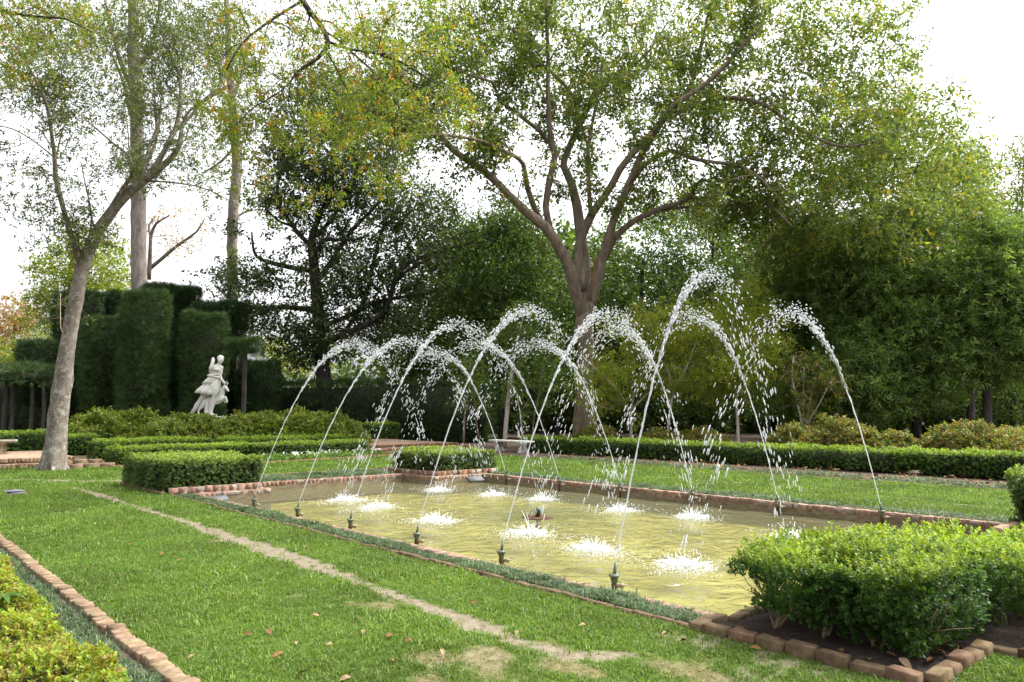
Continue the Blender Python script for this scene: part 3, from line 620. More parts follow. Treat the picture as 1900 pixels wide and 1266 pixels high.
# ------------------------------------------------------------------ clipped hedges and shrubs
SPRIG = [T_sprig(7, .62, .45, k) for k in range(4)]
SPRIG_N = [T_sprig(8, .58, .40, k + 9, True) for k in range(4)]
LEAFY = [T_sprig(5, .5, .62, k + 30) for k in range(4)]
FEATHER = [T_feather(10, k) for k in range(4)]
def unit(v): return v / (np.linalg.norm(v, axis=-1, keepdims=True) + 1e-9)
def lump(p, s, seed):
    r = np.random.default_rng(seed); h = np.zeros(len(p))
    for _ in range(12):
        k = unit(r.normal(size=3)) * s * r.uniform(.6, 2.2); h += np.sin(p @ k + r.random() * 6.28)
    return h / 3.5
def box_surface(x0, x1, y0, y1, z0, z1, n, bottom=False, rnd=.08):
    a = np.array([(x1 - x0) * (y1 - y0), (x1 - x0) * (z1 - z0), (x1 - x0) * (z1 - z0), (y1 - y0) * (z1 - z0), (y1 - y0) * (z1 - z0), (x1 - x0) * (y1 - y0) * (.4 if bottom else 0)])
    f = rng.choice(6, n, p=a / a.sum()); u = rng.random((n, 3)); p = np.array([x0, y0, z0]) + u * np.array([x1 - x0, y1 - y0, z1 - z0]); nn = np.zeros((n, 3))
    for k, (ax, v, sg) in enumerate(((2, z1, 1), (1, y0, -1), (1, y1, 1), (0, x0, -1), (0, x1, 1), (2, z0, -1))):
        m_ = f == k; p[m_, ax] = v; nn[m_, ax] = sg
    # round the edges
    lo = np.array([x0, y0, z0]) + rnd; hi = np.array([x1, y1, z1]) - rnd; lo[2] = z0
    c = np.clip(p, lo, np.maximum(hi, lo)); d = p - c; L = np.linalg.norm(d, axis=1, keepdims=True); over = L[:, 0] > rnd
    p[over] = c[over] + d[over] / L[over] * rnd; nn[over] = d[over] / L[over]
    return p, nn
def hedge_boxes(name, label, cat, boxes, dens, size, mat, group=None, core=True, lumpy=.03, tmpl=None, depth=.06, seed=1, yrnd=.09, bottom=False, core_in=.07, holes=0.0, up_pull=.6):
    t_ = thing(name, label, cat, (0, 0, 0), 0, group); PP, NN, TT = [], [], []; mbc = MB()
    for (x0, x1, y0, y1, z0, z1) in boxes:
        A_ = (x1 - x0) * (y1 - y0) + 2 * (z1 - z0) * (x1 - x0 + y1 - y0); n = int(A_ * dens); p, nn = box_surface(x0, x1, y0, y1, z0, z1, n, bottom, yrnd)
        p = p + nn * (lump(p, 5, seed) * lumpy + lump(p, 16, seed + 1) * lumpy * .35 - np.abs(rng.normal(size=n)) * depth)[:, None]
        if holes: 
            k = lump(p, 7, seed + 5) > -1 + holes * 0 - (1 - holes) * .35; k |= nn[:, 2] > .5; p, nn = p[k], nn[k]
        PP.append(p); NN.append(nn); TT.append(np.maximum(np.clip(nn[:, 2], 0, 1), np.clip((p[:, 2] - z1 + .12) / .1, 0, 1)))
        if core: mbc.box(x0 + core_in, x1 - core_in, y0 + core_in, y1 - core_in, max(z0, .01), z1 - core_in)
    p = np.concatenate(PP); nn = np.concatenate(NN); n = len(p)
    d = unit(nn * .9 + rng.normal(size=(n, 3)) * .45 + np.array([0, 0, up_pull])); up = rng.normal(size=(n, 3))
    s = size * rng.uniform(.65, 1.25, n)
    tf = np.concatenate(TT); rn = np.clip(rng.beta(1.6, 2.8, n) * .62 * (1 + .2 * tf) + .7 * tf * rng.random(n) ** .45, 0, 1)  # yellow young growth on top, plus sunlit-top, shaded-side contrast put into leaf colour
    p[:, 2] = np.maximum(p[:, 2], .012)
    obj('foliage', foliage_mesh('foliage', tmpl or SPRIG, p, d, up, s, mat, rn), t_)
    if core: obj('branches_or_core', mbc.mesh('branches_or_core', M['core']), t_)  # solid dark core added to block light through the hedge, not modelled branches
    return t_

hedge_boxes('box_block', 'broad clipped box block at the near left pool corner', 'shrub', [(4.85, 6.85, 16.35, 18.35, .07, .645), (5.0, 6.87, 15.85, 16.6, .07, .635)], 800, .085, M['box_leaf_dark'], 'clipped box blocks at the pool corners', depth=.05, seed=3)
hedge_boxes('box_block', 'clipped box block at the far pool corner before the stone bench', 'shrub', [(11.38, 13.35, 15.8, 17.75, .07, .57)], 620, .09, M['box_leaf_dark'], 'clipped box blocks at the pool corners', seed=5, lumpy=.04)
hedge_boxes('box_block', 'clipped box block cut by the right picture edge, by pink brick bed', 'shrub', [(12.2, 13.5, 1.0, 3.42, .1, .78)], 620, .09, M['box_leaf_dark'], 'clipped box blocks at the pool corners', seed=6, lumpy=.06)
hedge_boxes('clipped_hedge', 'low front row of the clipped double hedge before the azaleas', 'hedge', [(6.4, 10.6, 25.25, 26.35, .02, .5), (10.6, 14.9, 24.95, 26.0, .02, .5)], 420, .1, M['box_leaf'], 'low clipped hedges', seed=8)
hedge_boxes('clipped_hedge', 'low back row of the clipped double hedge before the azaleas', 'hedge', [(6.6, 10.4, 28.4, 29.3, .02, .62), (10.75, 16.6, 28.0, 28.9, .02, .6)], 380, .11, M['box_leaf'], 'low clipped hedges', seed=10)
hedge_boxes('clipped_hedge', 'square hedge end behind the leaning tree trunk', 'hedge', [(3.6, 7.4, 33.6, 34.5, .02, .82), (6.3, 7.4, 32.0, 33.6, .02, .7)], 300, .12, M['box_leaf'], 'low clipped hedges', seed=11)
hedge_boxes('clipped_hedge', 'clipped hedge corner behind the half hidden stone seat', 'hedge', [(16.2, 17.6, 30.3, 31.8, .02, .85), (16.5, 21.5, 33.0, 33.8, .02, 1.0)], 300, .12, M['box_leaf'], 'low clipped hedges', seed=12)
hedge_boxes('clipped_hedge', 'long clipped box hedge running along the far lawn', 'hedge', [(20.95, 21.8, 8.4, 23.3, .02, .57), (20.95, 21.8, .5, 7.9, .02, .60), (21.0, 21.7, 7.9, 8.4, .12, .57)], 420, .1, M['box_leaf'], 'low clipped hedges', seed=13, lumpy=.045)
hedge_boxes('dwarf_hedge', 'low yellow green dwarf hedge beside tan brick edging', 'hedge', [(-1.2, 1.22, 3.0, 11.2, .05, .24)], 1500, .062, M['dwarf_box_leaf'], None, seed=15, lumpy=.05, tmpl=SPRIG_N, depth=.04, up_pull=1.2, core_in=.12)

# the big leggy box shrub at the near right bed
def leggy(label, boxes, stems, dens, size, seed, mat):
    t_ = thing('box_shrub', label, 'shrub', (0, 0, 0), 0, 'leggy box shrubs in the right bed'); PP, NN = [], []
    for (x0, x1, y0, y1, z0, z1) in boxes:
        A_ = 2 * (x1 - x0) * (y1 - y0) + 2 * (z1 - z0) * (x1 - x0 + y1 - y0); n = int(A_ * dens)
        p, nn = box_surface(x0, x1, y0, y1, z0, z1, n, True, .14); dep = np.abs(rng.normal(size=n)) * .13
        low = np.clip((p[:, 2] - z0) / (z1 - z0), 0, 1); c = np.array([(x0 + x1) / 2, (y0 + y1) / 2, 0]); taper = .80 + .2 * np.clip(low * 1.6, 0, 1)
        p[:, :2] = c[:2] + (p[:, :2] - c[:2]) * taper[:, None]
        p = p + nn * (lump(p, 6, seed) * .055 + lump(p, 19, seed + 1) * .03)[:, None] - nn * dep[:, None]
        k = (lump(p, 8, seed + 4) > -.55) | (nn[:, 2] > .4); PP.append(p[k]); NN.append(nn[k])
    p = np.concatenate(PP); nn = np.concatenate(NN); n = len(p)
    d = unit(nn * .8 + rng.normal(size=(n, 3)) * .45 + np.array([0, 0, .8])); rn = np.clip(rng.beta(1.4, 3.2, n) * .55 + .8 * np.clip(nn[:, 2] * 1.3, 0, 1) * rng.random(n) ** .5 + .35 * np.clip((p[:, 2] - .5) / .1, 0, 1) * rng.random(n), 0, 1)  # old leaves on sides, young on top; light and shade contrast also coloured in
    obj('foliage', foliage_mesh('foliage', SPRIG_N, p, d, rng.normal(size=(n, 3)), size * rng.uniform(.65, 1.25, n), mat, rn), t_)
    for (x, y) in stems:
        mb_ = MB()
        for k in range(rng.integers(4, 7)):
            a = rng.random() * 6.28; r_ = rng.uniform(.08, .26); top = np.array([x + math.cos(a) * r_ + .1, y + math.sin(a) * r_, rng.uniform(.42, .58)]); b = np.array([x + rng.normal() * .02, y + rng.normal() * .02, .0])
            midp = (b + top) / 2 + np.append(rng.normal(size=2) * .04, 0); q = smooth_path([b, midp, top], step=.06); mb_.tube(q, np.linspace(.011, .005, len(q)), 6)
            for j in range(3):
                s_ = q[int(len(q) * rng.uniform(.35, .9))]; e = s_ + np.append(rng.normal(size=2) * .13, rng.uniform(.05, .2)); qq = smooth_path([s_, (s_ + e) / 2 + rng.normal(size=3) * .02, e], step=.05); mb_.tube(qq, np.linspace(.005, .002, len(qq)), 5)
        obj('stem', mb_.mesh('stem', M['stem_box'], True), t_)
    return t_
leggy('big leggy box shrub on bare stems in the mossy brick bed', [(5.02, 6.55, 2.55, 3.3, .17, .62), (5.1, 6.5, 1.95, 2.6, .09, .64), (5.5, 7.0, 2.1, 3.1, .2, .66)], [(5.35, 3.1), (5.42, 2.75), (5.52, 2.42), (5.56, 2.12), (6.0, 2.8), (6.3, 2.3)], 1100, .066, 21, M['near_box_leaf'])
leggy('shaded leggy box shrub behind the big one, cut by the right picture edge', [(6.35, 8.0, .2, 2.2, .08, .62)], [(6.75, 2.0), (6.7, 1.5), (7.0, 1.0), (7.4, 1.9)], 1000, .066, 23, M['near_box_leaf'])

# loose shrubs
def mound_pts(c, r, n, seed, lum=.12, depth=.12, flat=True):
    u = unit(rng.normal(size=(n, 3))); u[:, 2] = np.abs(u[:, 2]) if flat else u[:, 2]
    p = np.array(c) + u * np.array(r) * (1 + lum * lump(u * 3, 2.2, seed) + lum * .5 * lump(u * 3, 6, seed + 3) - np.abs(rng.normal(size=n)) * depth)[:, None]; return p, u
def loose_shrub(name, label, cat, mounds, dens, size, mat, group, seed, tmpl=None, stems=True):
    t_ = thing(name, label, cat, (mounds[0][0][0], mounds[0][0][1], 0), 0, group); PP, NN = [], []; off = np.array([mounds[0][0][0], mounds[0][0][1], 0]); mb_ = MB()
    for k, (c, r) in enumerate(mounds):
        n = int(6.28 * (r[0] * r[1] + r[0] * r[2]) * dens); p, u = mound_pts(np.array([c[0], c[1], 0]), r, n, seed + k); PP.append(p); NN.append(u)
        for j in range(7):
            a = rng.random() * 6.28; e = np.array([c[0] + math.cos(a) * r[0] * .6, c[1] + math.sin(a) * r[1] * .6, r[2] * rng.uniform(.6, .85)]); b = np.array([c[0] + rng.normal() * .1, c[1] + rng.normal() * .1, 0])
            q = smooth_path([b - off, (b + e) / 2 + rng.normal(size=3) * .08 - off, e - off], step=.15); mb_.tube(q, np.linspace(.022, .008, len(q)), 5)
    p = np.concatenate(PP); nn = np.concatenate(NN); n = len(p); p[:, 2] = np.maximum(p[:, 2], .02)
    d = unit(nn * .8 + rng.normal(size=(n, 3)) * .5 + np.array([0, 0, .7]))
    obj('foliage', foliage_mesh('foliage', tmpl or LEAFY, p - off, d, rng.normal(size=(n, 3)), size * rng.uniform(.6, 1.3, n), mat), t_)
    if stems: obj('branches_or_core', mb_.mesh('branches_or_core', M['twig']), t_)
    return t_
def ground_at(px, F):                         # ground point F metres ahead in that picture column
    p = P(px, HY, F); return (p[0], p[1])
AZ = [(185, 30.5, 1.5, 1.55, 'bright azalea shrub next to the leaning tree trunk'), (262, 31, 1.6, 1.5, 'azalea shrub in front of the tallest dark topiary column'), (335, 30.5, 1.5, 1.35, 'dark leaved azalea shrub just left of the statue base'), (405, 30.8, 1.4, 1.3, 'azalea shrub right below the statue'), (470, 31.5, 1.5, 1.5, 'azalea shrub beside the flat topped topiary'), (545, 32, 1.5, 1.45, 'azalea shrub below the dark magnolia'), (608, 32.5, 1.3, 1.45, 'last azalea shrub of the row by the hedge corner')]
for k, (px, F_, r_, h_, lb) in enumerate(AZ):
    g_ = ground_at(px, F_); loose_shrub('azalea', lb, 'shrub', [((g_[0], g_[1]), (r_, 1.2, h_)), ((g_[0] + .5, g_[1] - .7), (r_ * .7, .8, h_ * .75))], 170, .17, M['azalea_leaf'], 'azaleas behind the low hedges', 200 + k * 3)
AZ2 = [(1795, 24.5, 1.6, 1.15, 'large rust tinged azalea behind the right part of the long hedge'), (1890, 25.5, 1.4, 1.0, 'rust tinged azalea at the right picture edge'), (1660, 26, .9, .85, 'small azalea between the two larger rust tinged ones'), (1560, 27, 1.3, 1.3, 'upright rust tinged azalea behind the hedge by the tall jet'), (1470, 27.5, 1.0, 1.0, 'brown twiggy azalea behind the hedge near pale sapling'), (1300, 30, 1.1, .9, 'low green azalea behind the hedge right of the great tree'), (1105, 32.5, 1.0, 1.0, 'small round azalea at the foot of the great tree'), (1225, 30.5, .9, .8, 'small azalea behind the hedge in front of the dogwoods')]
for k, (px, F_, r_, h_, lb) in enumerate(AZ2):
    g_ = ground_at(px, F_); loose_shrub('azalea', lb, 'shrub', [((g_[0], g_[1]), (r_ * .8, r_, h_)), ((g_[0] - .2, g_[1] - .7), (r_ * .6, r_ * .6, h_ * .75))], 190, .14, M['azalea_rust'], 'azaleas behind the long hedge', 260 + k * 3)
# flower border plants
fp = np.stack([rng.uniform(8.8, 15.2, 260), np.zeros(260), np.zeros(260)], -1); fp[:, 1] = 22.85 + .18 * (fp[:, 0] - 8.8) + rng.uniform(.15, 1.3, 260)
p = np.repeat(fp, 6, 0) + np.abs(rng.normal(size=(1560, 3))) * [.1, .1, .07] * np.sign(rng.normal(size=(1560, 3)) + [0, 0, 9]); n = len(p)
tag(obj('flower_border', foliage_mesh('flower_border', SPRIG, p, unit(rng.normal(size=(n, 3)) * .6 + [0, 0, 1]), rng.normal(size=(n, 3)), rng.uniform(.08, .17, n), M['flower_leaf'])), 'low leafy bedding plants along the front of the double hedge', 'bedding plants', kind='stuff')
k = rng.random(len(fp)) < .16; fq = np.repeat(fp[k], 3, 0); fq = fq + rng.normal(size=fq.shape) * [.08, .08, .02] + [0, 0, .2]; n = len(fq)
tag(obj('white_flowers', foliage_mesh('white_flowers', [T_sprig(5, .9, .5, 91)], fq, unit(rng.normal(size=(n, 3)) * .4 + [0, 0, 1]), rng.normal(size=(n, 3)), rng.uniform(.05, .09, n), M['white_petal'])), 'tiny white flowers in the border before the double hedge', 'flowers', kind='stuff')

# ------------------------------------------------------------------ topiary columns and the dark clipped wall of yew
def column(label, x0, x1, ytop, F_, ybot=800, flare=0.0, trunk=None, seed=0, cap=None, dens=330):
    tone = .22 if F_ < 38.5 else -.12  # front columns lighter, rear ones darker: shading between them put into leaf colour
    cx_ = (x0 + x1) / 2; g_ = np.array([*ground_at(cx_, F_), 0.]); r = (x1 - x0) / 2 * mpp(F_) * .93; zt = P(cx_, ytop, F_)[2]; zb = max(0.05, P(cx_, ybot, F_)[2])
    t_ = thing('topiary', label, 'topiary', g_, 0, 'dark clipped topiary behind the statue'); mbc = MB(); PP, NN = [], []
    secs = [(zb, zt, r)] + ([(c[0] if len(c) > 2 else c, ) for c in []])
    if cap: secs += [(P(cx_, c[1], F_)[2], P(cx_, c[0], F_)[2], c[2] * mpp(F_)) for c in cap]
    for (a, b, rr) in secs:
        n = int((6.28 * rr * (b - a) + 3.14 * rr * rr * 1.5) * dens); side = rng.random(n) < (6.28 * rr * (b - a)) / (6.28 * rr * (b - a) + 4.7 * rr * rr)
        th = rng.random(n) * 6.28; z = np.where(side, rng.uniform(a, b, n), b); q = np.where(side, 1.0, np.sqrt(rng.random(n))); u = (z - a) / (b - a)
        rad = rr * q * (1 + flare * (u - .5)); rad = np.where(side, rad * np.where(u > .93, .93, 1), rad * .97)
        p = np.stack([np.cos(th) * rad, np.sin(th) * rad, z], -1); nn = np.where(side[:, None], np.stack([np.cos(th), np.sin(th), 0 * th], -1), [0, 0, 1.])
        p = p + nn * (lump(p, 2.2, seed) * .10 + lump(p, 6, seed + 1) * .05 - np.abs(rng.normal(size=n)) * .09)[:, None]; PP.append(p); NN.append(nn)
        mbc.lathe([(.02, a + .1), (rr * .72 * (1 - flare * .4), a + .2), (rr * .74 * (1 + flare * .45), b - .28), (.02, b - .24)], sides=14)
    p = np.concatenate(PP); nn = np.concatenate(NN); n = len(p)
    d = unit(nn * .7 + rng.normal(size=(n, 3)) * .5 + [0, 0, .25])
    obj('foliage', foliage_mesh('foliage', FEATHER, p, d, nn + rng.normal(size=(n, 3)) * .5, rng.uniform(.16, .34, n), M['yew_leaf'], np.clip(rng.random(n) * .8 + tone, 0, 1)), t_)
    obj('branches_or_core', mbc.mesh('branches_or_core', M['core'], True), t_)  # dark drum added inside the foliage to stop light passing, not modelled branches
    if trunk:
        mb_ = MB()
        for (px, w_) in trunk:
            b = P(px, HY, F_); off = (px - cx_) * mpp(F_); bx = np.array([RGT[0] * off, RGT[1] * off, 0]); q = smooth_path([bx, bx + [.03, .02, zb * .5 + .3], bx * .9 + [0, 0, zb + .6]], step=.3); mb_.tube(q, np.full(len(q), w_ * mpp(F_) / 2), 8, wob=.05)
        obj('trunk', mb_.mesh('trunk', M['bark_dark'], True), t_)
    return t_
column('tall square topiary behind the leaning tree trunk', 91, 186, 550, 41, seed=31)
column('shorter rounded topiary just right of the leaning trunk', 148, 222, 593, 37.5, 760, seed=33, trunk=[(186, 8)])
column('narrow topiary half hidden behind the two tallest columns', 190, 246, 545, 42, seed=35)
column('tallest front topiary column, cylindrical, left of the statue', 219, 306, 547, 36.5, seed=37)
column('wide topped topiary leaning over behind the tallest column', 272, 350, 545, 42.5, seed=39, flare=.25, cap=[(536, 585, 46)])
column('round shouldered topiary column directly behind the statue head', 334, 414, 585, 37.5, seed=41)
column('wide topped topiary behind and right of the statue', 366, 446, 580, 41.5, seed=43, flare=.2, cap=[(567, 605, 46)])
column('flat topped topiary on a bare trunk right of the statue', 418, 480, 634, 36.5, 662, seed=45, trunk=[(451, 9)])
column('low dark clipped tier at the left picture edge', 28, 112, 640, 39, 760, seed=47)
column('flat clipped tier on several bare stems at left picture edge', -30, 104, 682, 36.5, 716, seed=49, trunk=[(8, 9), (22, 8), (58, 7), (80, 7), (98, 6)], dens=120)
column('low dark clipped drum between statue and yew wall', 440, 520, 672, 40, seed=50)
a_, b_ = np.array(ground_at(455, 41)), np.array(ground_at(905, 40)); hd = (b_ - a_); hl = np.linalg.norm(hd); hd /= hl
def yew_wall(label, pxa, Fa, pxb, Fb, ytop, thick=1.4, dens=210, seed=51):
    a, b = np.array(ground_at(pxa, Fa)), np.array(ground_at(pxb, Fb)); L = np.linalg.norm(b - a); ang = math.atan2(b[1] - a[1], b[0] - a[0]); zt = P((pxa + pxb) / 2, ytop, (Fa + Fb) / 2)[2]
    t_ = thing('yew_hedge', label, 'hedge', (*a, 0), ang, 'dark tall hedges'); n = int((L * (zt + thick)) * dens); p, nn = box_surface(0, L, 0, thick, 0, zt, n, rnd=.15)
    p = p + nn * (lump(p, 1.8, seed) * .10 + lump(p, 6, seed + 1) * .05 - np.abs(rng.normal(size=n)) * .1)[:, None]
    d = unit(nn * .7 + rng.normal(size=(n, 3)) * .5 + [0, 0, .25]); obj('foliage', foliage_mesh('foliage', FEATHER, p, d, nn + rng.normal(size=(n, 3)) * .5, rng.uniform(.2, .42, n), M['yew_leaf']), t_)
    mbc = MB(); mbc.box(.25, L - .25, .28, thick - .28, 0.02, zt - .28); obj('branches_or_core', mbc.mesh('branches_or_core', M['core']), t_); return t_  # dark box added inside the wall to keep light from showing through
yew_wall('long dark clipped yew wall behind the jets and magnolia', 470, 42, 905, 39.5, 709, seed=53)
yew_wall('dark clipped yew wall below the topiary columns', -120, 44, 470, 43.5, 700, seed=57)

# ------------------------------------------------------------------ trees
LEAF3 = [T_sprig(3, .5, .8, k + 50) for k in range(5)]
LEAF4S = [T_sprig(4, .42, .6, k + 60) for k in range(5)]
class Tree:
    def __init__(s, name, label, F_, base_px, bark, leaf, group=None, tmpl=None, leaf_size=.2, cat='tree', sides=9):
        s.F = F_; s.base = np.array([*ground_at(base_px, F_), 0.0]); s.root = thing(name, label, cat, s.base, 0, group); s.mb = MB(); s.bark = bark; s.leaf = leaf; s.tmpl = tmpl or LEAF3; s.ls = leaf_size; s.sides = sides
        s.lp = []; s.polys = []
    def limb(s, pts, dF=0.0, dF0=0.0, flare=False, grow=True):
        """pts: (px, py, width px) at the tree's distance; dF bends the limb away (+) or towards (-) us"""
        n = len(pts); W = []
        for i, q in enumerate(pts):
            u = i / max(1, n - 1); Fq = s.F + dF0 + (dF - dF0) * u; w_ = P(q[0], q[1], Fq); W.append([*(w_ - s.base), q[2] * mpp(Fq) / 2])
        W = smooth_path(np.array(W), step=max(.25, .012 * s.F)); R = np.maximum(W[:, 3], .012)
        W[:, :3] += rng.normal(size=(len(W), 3)) * (R * .06)[:, None]
        s.mb.tube(W[:, :3], R, s.sides, wob=.03); 
        if grow: s.polys.append((W[:, :3], R))
        return s
    def trunk(s, pts, dF=0.0): return s.limb([(pts[0][0], 5000, 0)] [:0] + pts, dF, grow=False)
    def grow(s, nb, L, ntw, twl, per, sig, up=.25, f0=.3, droop=.15, along=True):
        for (W, R) in s.polys:
            n = len(W); ll = np.sum(np.linalg.norm(np.diff(W, axis=0), axis=1)); k_ = max(2, int(nb * ll / 6))
            for k in range(k_):
                u = f0 + (1 - f0) * (k + rng.random()) / k_; i = min(n - 2, int(u * (n - 1))); d0 = unit(W[i + 1] - W[i]); d = unit(d0 * .55 + unit(rng.normal(size=3)) * .85 + [0, 0, up]); l = L * rng.uniform(.5, 1.15)
                e = W[i] + d * l; mid = W[i] + d * l * .5 + rng.normal(size=3) * l * .06 + [0, 0, droop * l * .4]; e = e - [0, 0, droop * l * .5]; q = smooth_path([W[i], mid, e], step=l / 5)
                r0 = min(R[i] * .55, .012 * l + .012); s.mb.tube(q, np.linspace(r0, .007, len(q)), 5, caps=False)
                for j in range(ntw):
                    v = rng.uniform(.25, 1.0); b = q[min(len(q) - 1, int(v * (len(q) - 1) + .5))]; dd = unit(d * .5 + unit(rng.normal(size=3)) + [0, 0, .1 - droop]); tl = twl * rng.uniform(.5, 1.2); tip = b + dd * tl - [0, 0, droop * tl * .4]
                    s.mb.tube(np.stack([b, (b + tip) / 2 + rng.normal(size=3) * tl * .06, tip]), [.009, .007, .004], 3, caps=False)
                    tt = rng.random((per, 1)); s.lp.append(b + (tip - b) * tt + rng.normal(size=(per, 3)) * sig)
        return s
    def blob(s, px, py, rx, ry, n, dF=0.0, rF=None, clump=14, sig=.45, shell=0.0):
        """leaf clumps through an ellipsoid seen at (px,py) with pixel radii rx, ry"""
        Fq = s.F + dF; c = P(px, py, Fq) - s.base; k = mpp(Fq); rF = rF if rF is not None else (rx + ry) / 2 * k; nc = max(1, n // clump)
        u = unit(rng.normal(size=(nc, 3))) * (rng.random((nc, 1)) ** (1 / 3) * (1 - shell) + shell)
        cc = c + np.outer(u[:, 0] * rx * k, [RGT[0], RGT[1], 0]) + np.outer(u[:, 1] * rF, [FWD[0], FWD[1], 0]) + np.outer(u[:, 2] * ry * k, [0, 0, 1])
        s.lp.append(np.repeat(cc, clump, 0) + rng.normal(size=(nc * clump, 3)) * sig * [1, 1, .7]); return s
    def done(s, flat=.6, down=.35):
        s.tr = obj('trunk', s.mb.mesh('trunk', s.bark, True), s.root)
        p = np.concatenate(s.lp); p = p[p[:, 2] > .15]; n = len(p); d = unit(rng.normal(size=(n, 3)) - [0, 0, down]); up = unit(rng.normal(size=(n, 3)) * flat + [0, 0, 1])
        obj('crown', foliage_mesh('crown', s.tmpl, p, d, up, s.ls * rng.uniform(.55, 1.3, n), s.leaf, rng.random(n) ** 1.7), s.root); return s.root

# the great many-stemmed tree beyond the pool
T = Tree('shade_tree', 'great spreading tree with many upright limbs beyond the pool', 36.5, 1085, M['bark_oak'], M['oak_leaf_green'], leaf_size=.27, sides=11)
T.limb([(1085, 850, 58.2), (1084, 815, 48.5), (1084, 780, 42.7), (1085, 700, 33), (1086, 640, 31), (1087, 585, 34.9), (1088, 560, 33)], grow=False)
T.limb([(1082, 590, 23.3), (1070, 552, 21.3), (1058, 504, 21.3), (1040, 462, 20.4), (1011, 421, 19.4), (959, 378, 16.4), (911, 328, 14.6), (859, 292, 12.6), (824, 261, 11.6), (775, 185, 8.7), (725, 110, 6.7), (660, 50, 4.8)], -5)
T.limb([(1012, 423, 11.6), (994, 391, 10.6), (978, 348, 10.6), (970, 304, 8.7), (950, 288, 7.8), (911, 269, 6.7), (871, 257, 5.8), (790, 250, 4.8), (720, 262, 2.9)], -6)
T.limb([(1022, 432, 13.6), (1013, 385, 12.6), (1020, 335, 12.6), (1029, 292, 11.6), (1021, 245, 10.6), (1017, 178, 8.7), (1017, 118, 7.8), (1015, 40, 6.7), (1012, -60, 4.8)], -2)
T.limb([(1026, 275, 7.8), (1003, 245, 8.7), (978, 225, 7.8), (958, 209, 7.8), (926, 186, 6.7), (915, 154, 5.8), (879, 142, 4.8), (820, 120, 2.9)], -3)
T.limb([(1088, 580, 21.3), (1086, 500, 21.3), (1078, 440, 20.4), (1073, 395, 19.4), (1060, 340, 16.4), (1046, 308, 13.6), (1055, 277, 12.6), (1073, 237, 11.6), (1092, 198, 10.6), (1108, 174, 8.7), (1156, 134, 6.7), (1200, 100, 4.8), (1240, 40, 2.9)], 4)
T.limb([(1072, 240, 8.7), (1068, 190, 7.8), (1040, 150, 6.7), (990, 105, 4.8), (950, 60, 2.9)], 5, 2)
T.limb([(1080, 540, 19.4), (1072, 478, 18.4), (1084, 427, 17.5), (1102, 392, 15.5), (1128, 356, 13.6), (1150, 316, 13.6), (1175, 284, 12.6), (1211, 245, 11.6), (1254, 198, 10.6), (1282, 158, 9.7), (1292, 119, 7.8), (1302, 79, 6.7), (1320, 0, 3.9)], 1)
T.limb([(1096, 400, 8.7), (1094, 370, 8.7), (1090, 296, 7.8), (1095, 250, 6.7), (1104, 205, 4.8), (1120, 120, 2.9)], -1)
T.limb([(1094, 570, 21.3), (1108, 520, 19.4), (1120, 470, 17.5), (1133, 427, 15.5), (1152, 375, 14.6), (1175, 324, 13.6), (1195, 280, 12.6), (1227, 229, 11.6), (1245, 200, 10.6), (1290, 170, 9.7), (1329, 138, 8.7), (1369, 95, 6.7), (1420, 40, 3.9)], -4)
T.limb([(1170, 340, 8.7), (1195, 308, 8.7), (1243, 280, 7.8), (1282, 294, 6.7), (1333, 302, 6.7), (1373, 308, 5.8), (1416, 336, 4.8), (1460, 385, 2.9)], -6)
T.limb([(1250, 212, 8.7), (1294, 194, 8.7), (1353, 182, 7.8), (1416, 194, 7.8), (1472, 233, 6.7), (1520, 258, 5.8), (1565, 272, 4.8), (1640, 262, 2.9)], -7)
T.limb([(1122, 480, 13.6), (1140, 443, 12.6), (1175, 411, 11.6), (1227, 387, 10.6), (1266, 375, 8.7), (1286, 356, 7.8), (1302, 332, 4.8), (1349, 356, 3.9)], -2)
T.limb([(1227, 389, 6.7), (1280, 384, 5.8), (1333, 381, 5.8), (1393, 383, 4.8), (1450, 410, 3.9), (1500, 450, 2.9)], -4)
T.limb([(1285, 290, 4.8), (1360, 330, 4.8), (1420, 372, 3.9), (1470, 420, 2.9)], -6)
T.grow(7.0, 2.6, 6, 1.1, 12, .20, up=.25)
for (x, y, rx, ry, n, dF) in [(1010, 90, 200, 120, 2200, 0), (800, 160, 150, 130, 2000, -3), (870, 40, 180, 80, 2000, -2), (1200, 60, 200, 110, 2600, 0), (1130, 200, 120, 90, 800, 1), (1380, 110, 170, 130, 2600, -2), (1560, 90, 150, 120, 2500, -3), (1470, 280, 170, 120, 1600, -5), (1630, 230, 170, 120, 1900, -5), (1330, 230, 120, 80, 900, -2), (1560, 400, 180, 90, 1400, -5), (1720, 330, 120, 130, 1500, -4), (1640, 460, 160, 70, 1100, -5), (1440, 430, 120, 70, 800, -4), (930, 200, 120, 80, 800, -2), (690, 200, 110, 110, 1400, -4), (1230, 330, 60, 40, 260, 0), (1090, 330, 40, 60, 200, -1), (1140, 20, 500, 90, 2400, 2), (1760, 420, 80, 80, 500, -4)]:
    T.blob(x, y, rx, ry, n, dF + 1.5, sig=.30, clump=14)
T.done()
mb = MB(); q = smooth_path([P(1096, 558, 36.1), P(1099, 525, 36.05), P(1104, 490, 36.05), P(1107, 476, 36.1)], step=.3); mb.tube(q - T.base, np.interp(np.linspace(0, 1, len(q)), [0, .5, .85, 1], [.02, .09, .10, .03]), 8, wob=.25); obj('torn_wood', mb.mesh('torn_wood', M['torn'], True), T.tr)['label'] = 'orange strip of torn bare wood on the trunk'

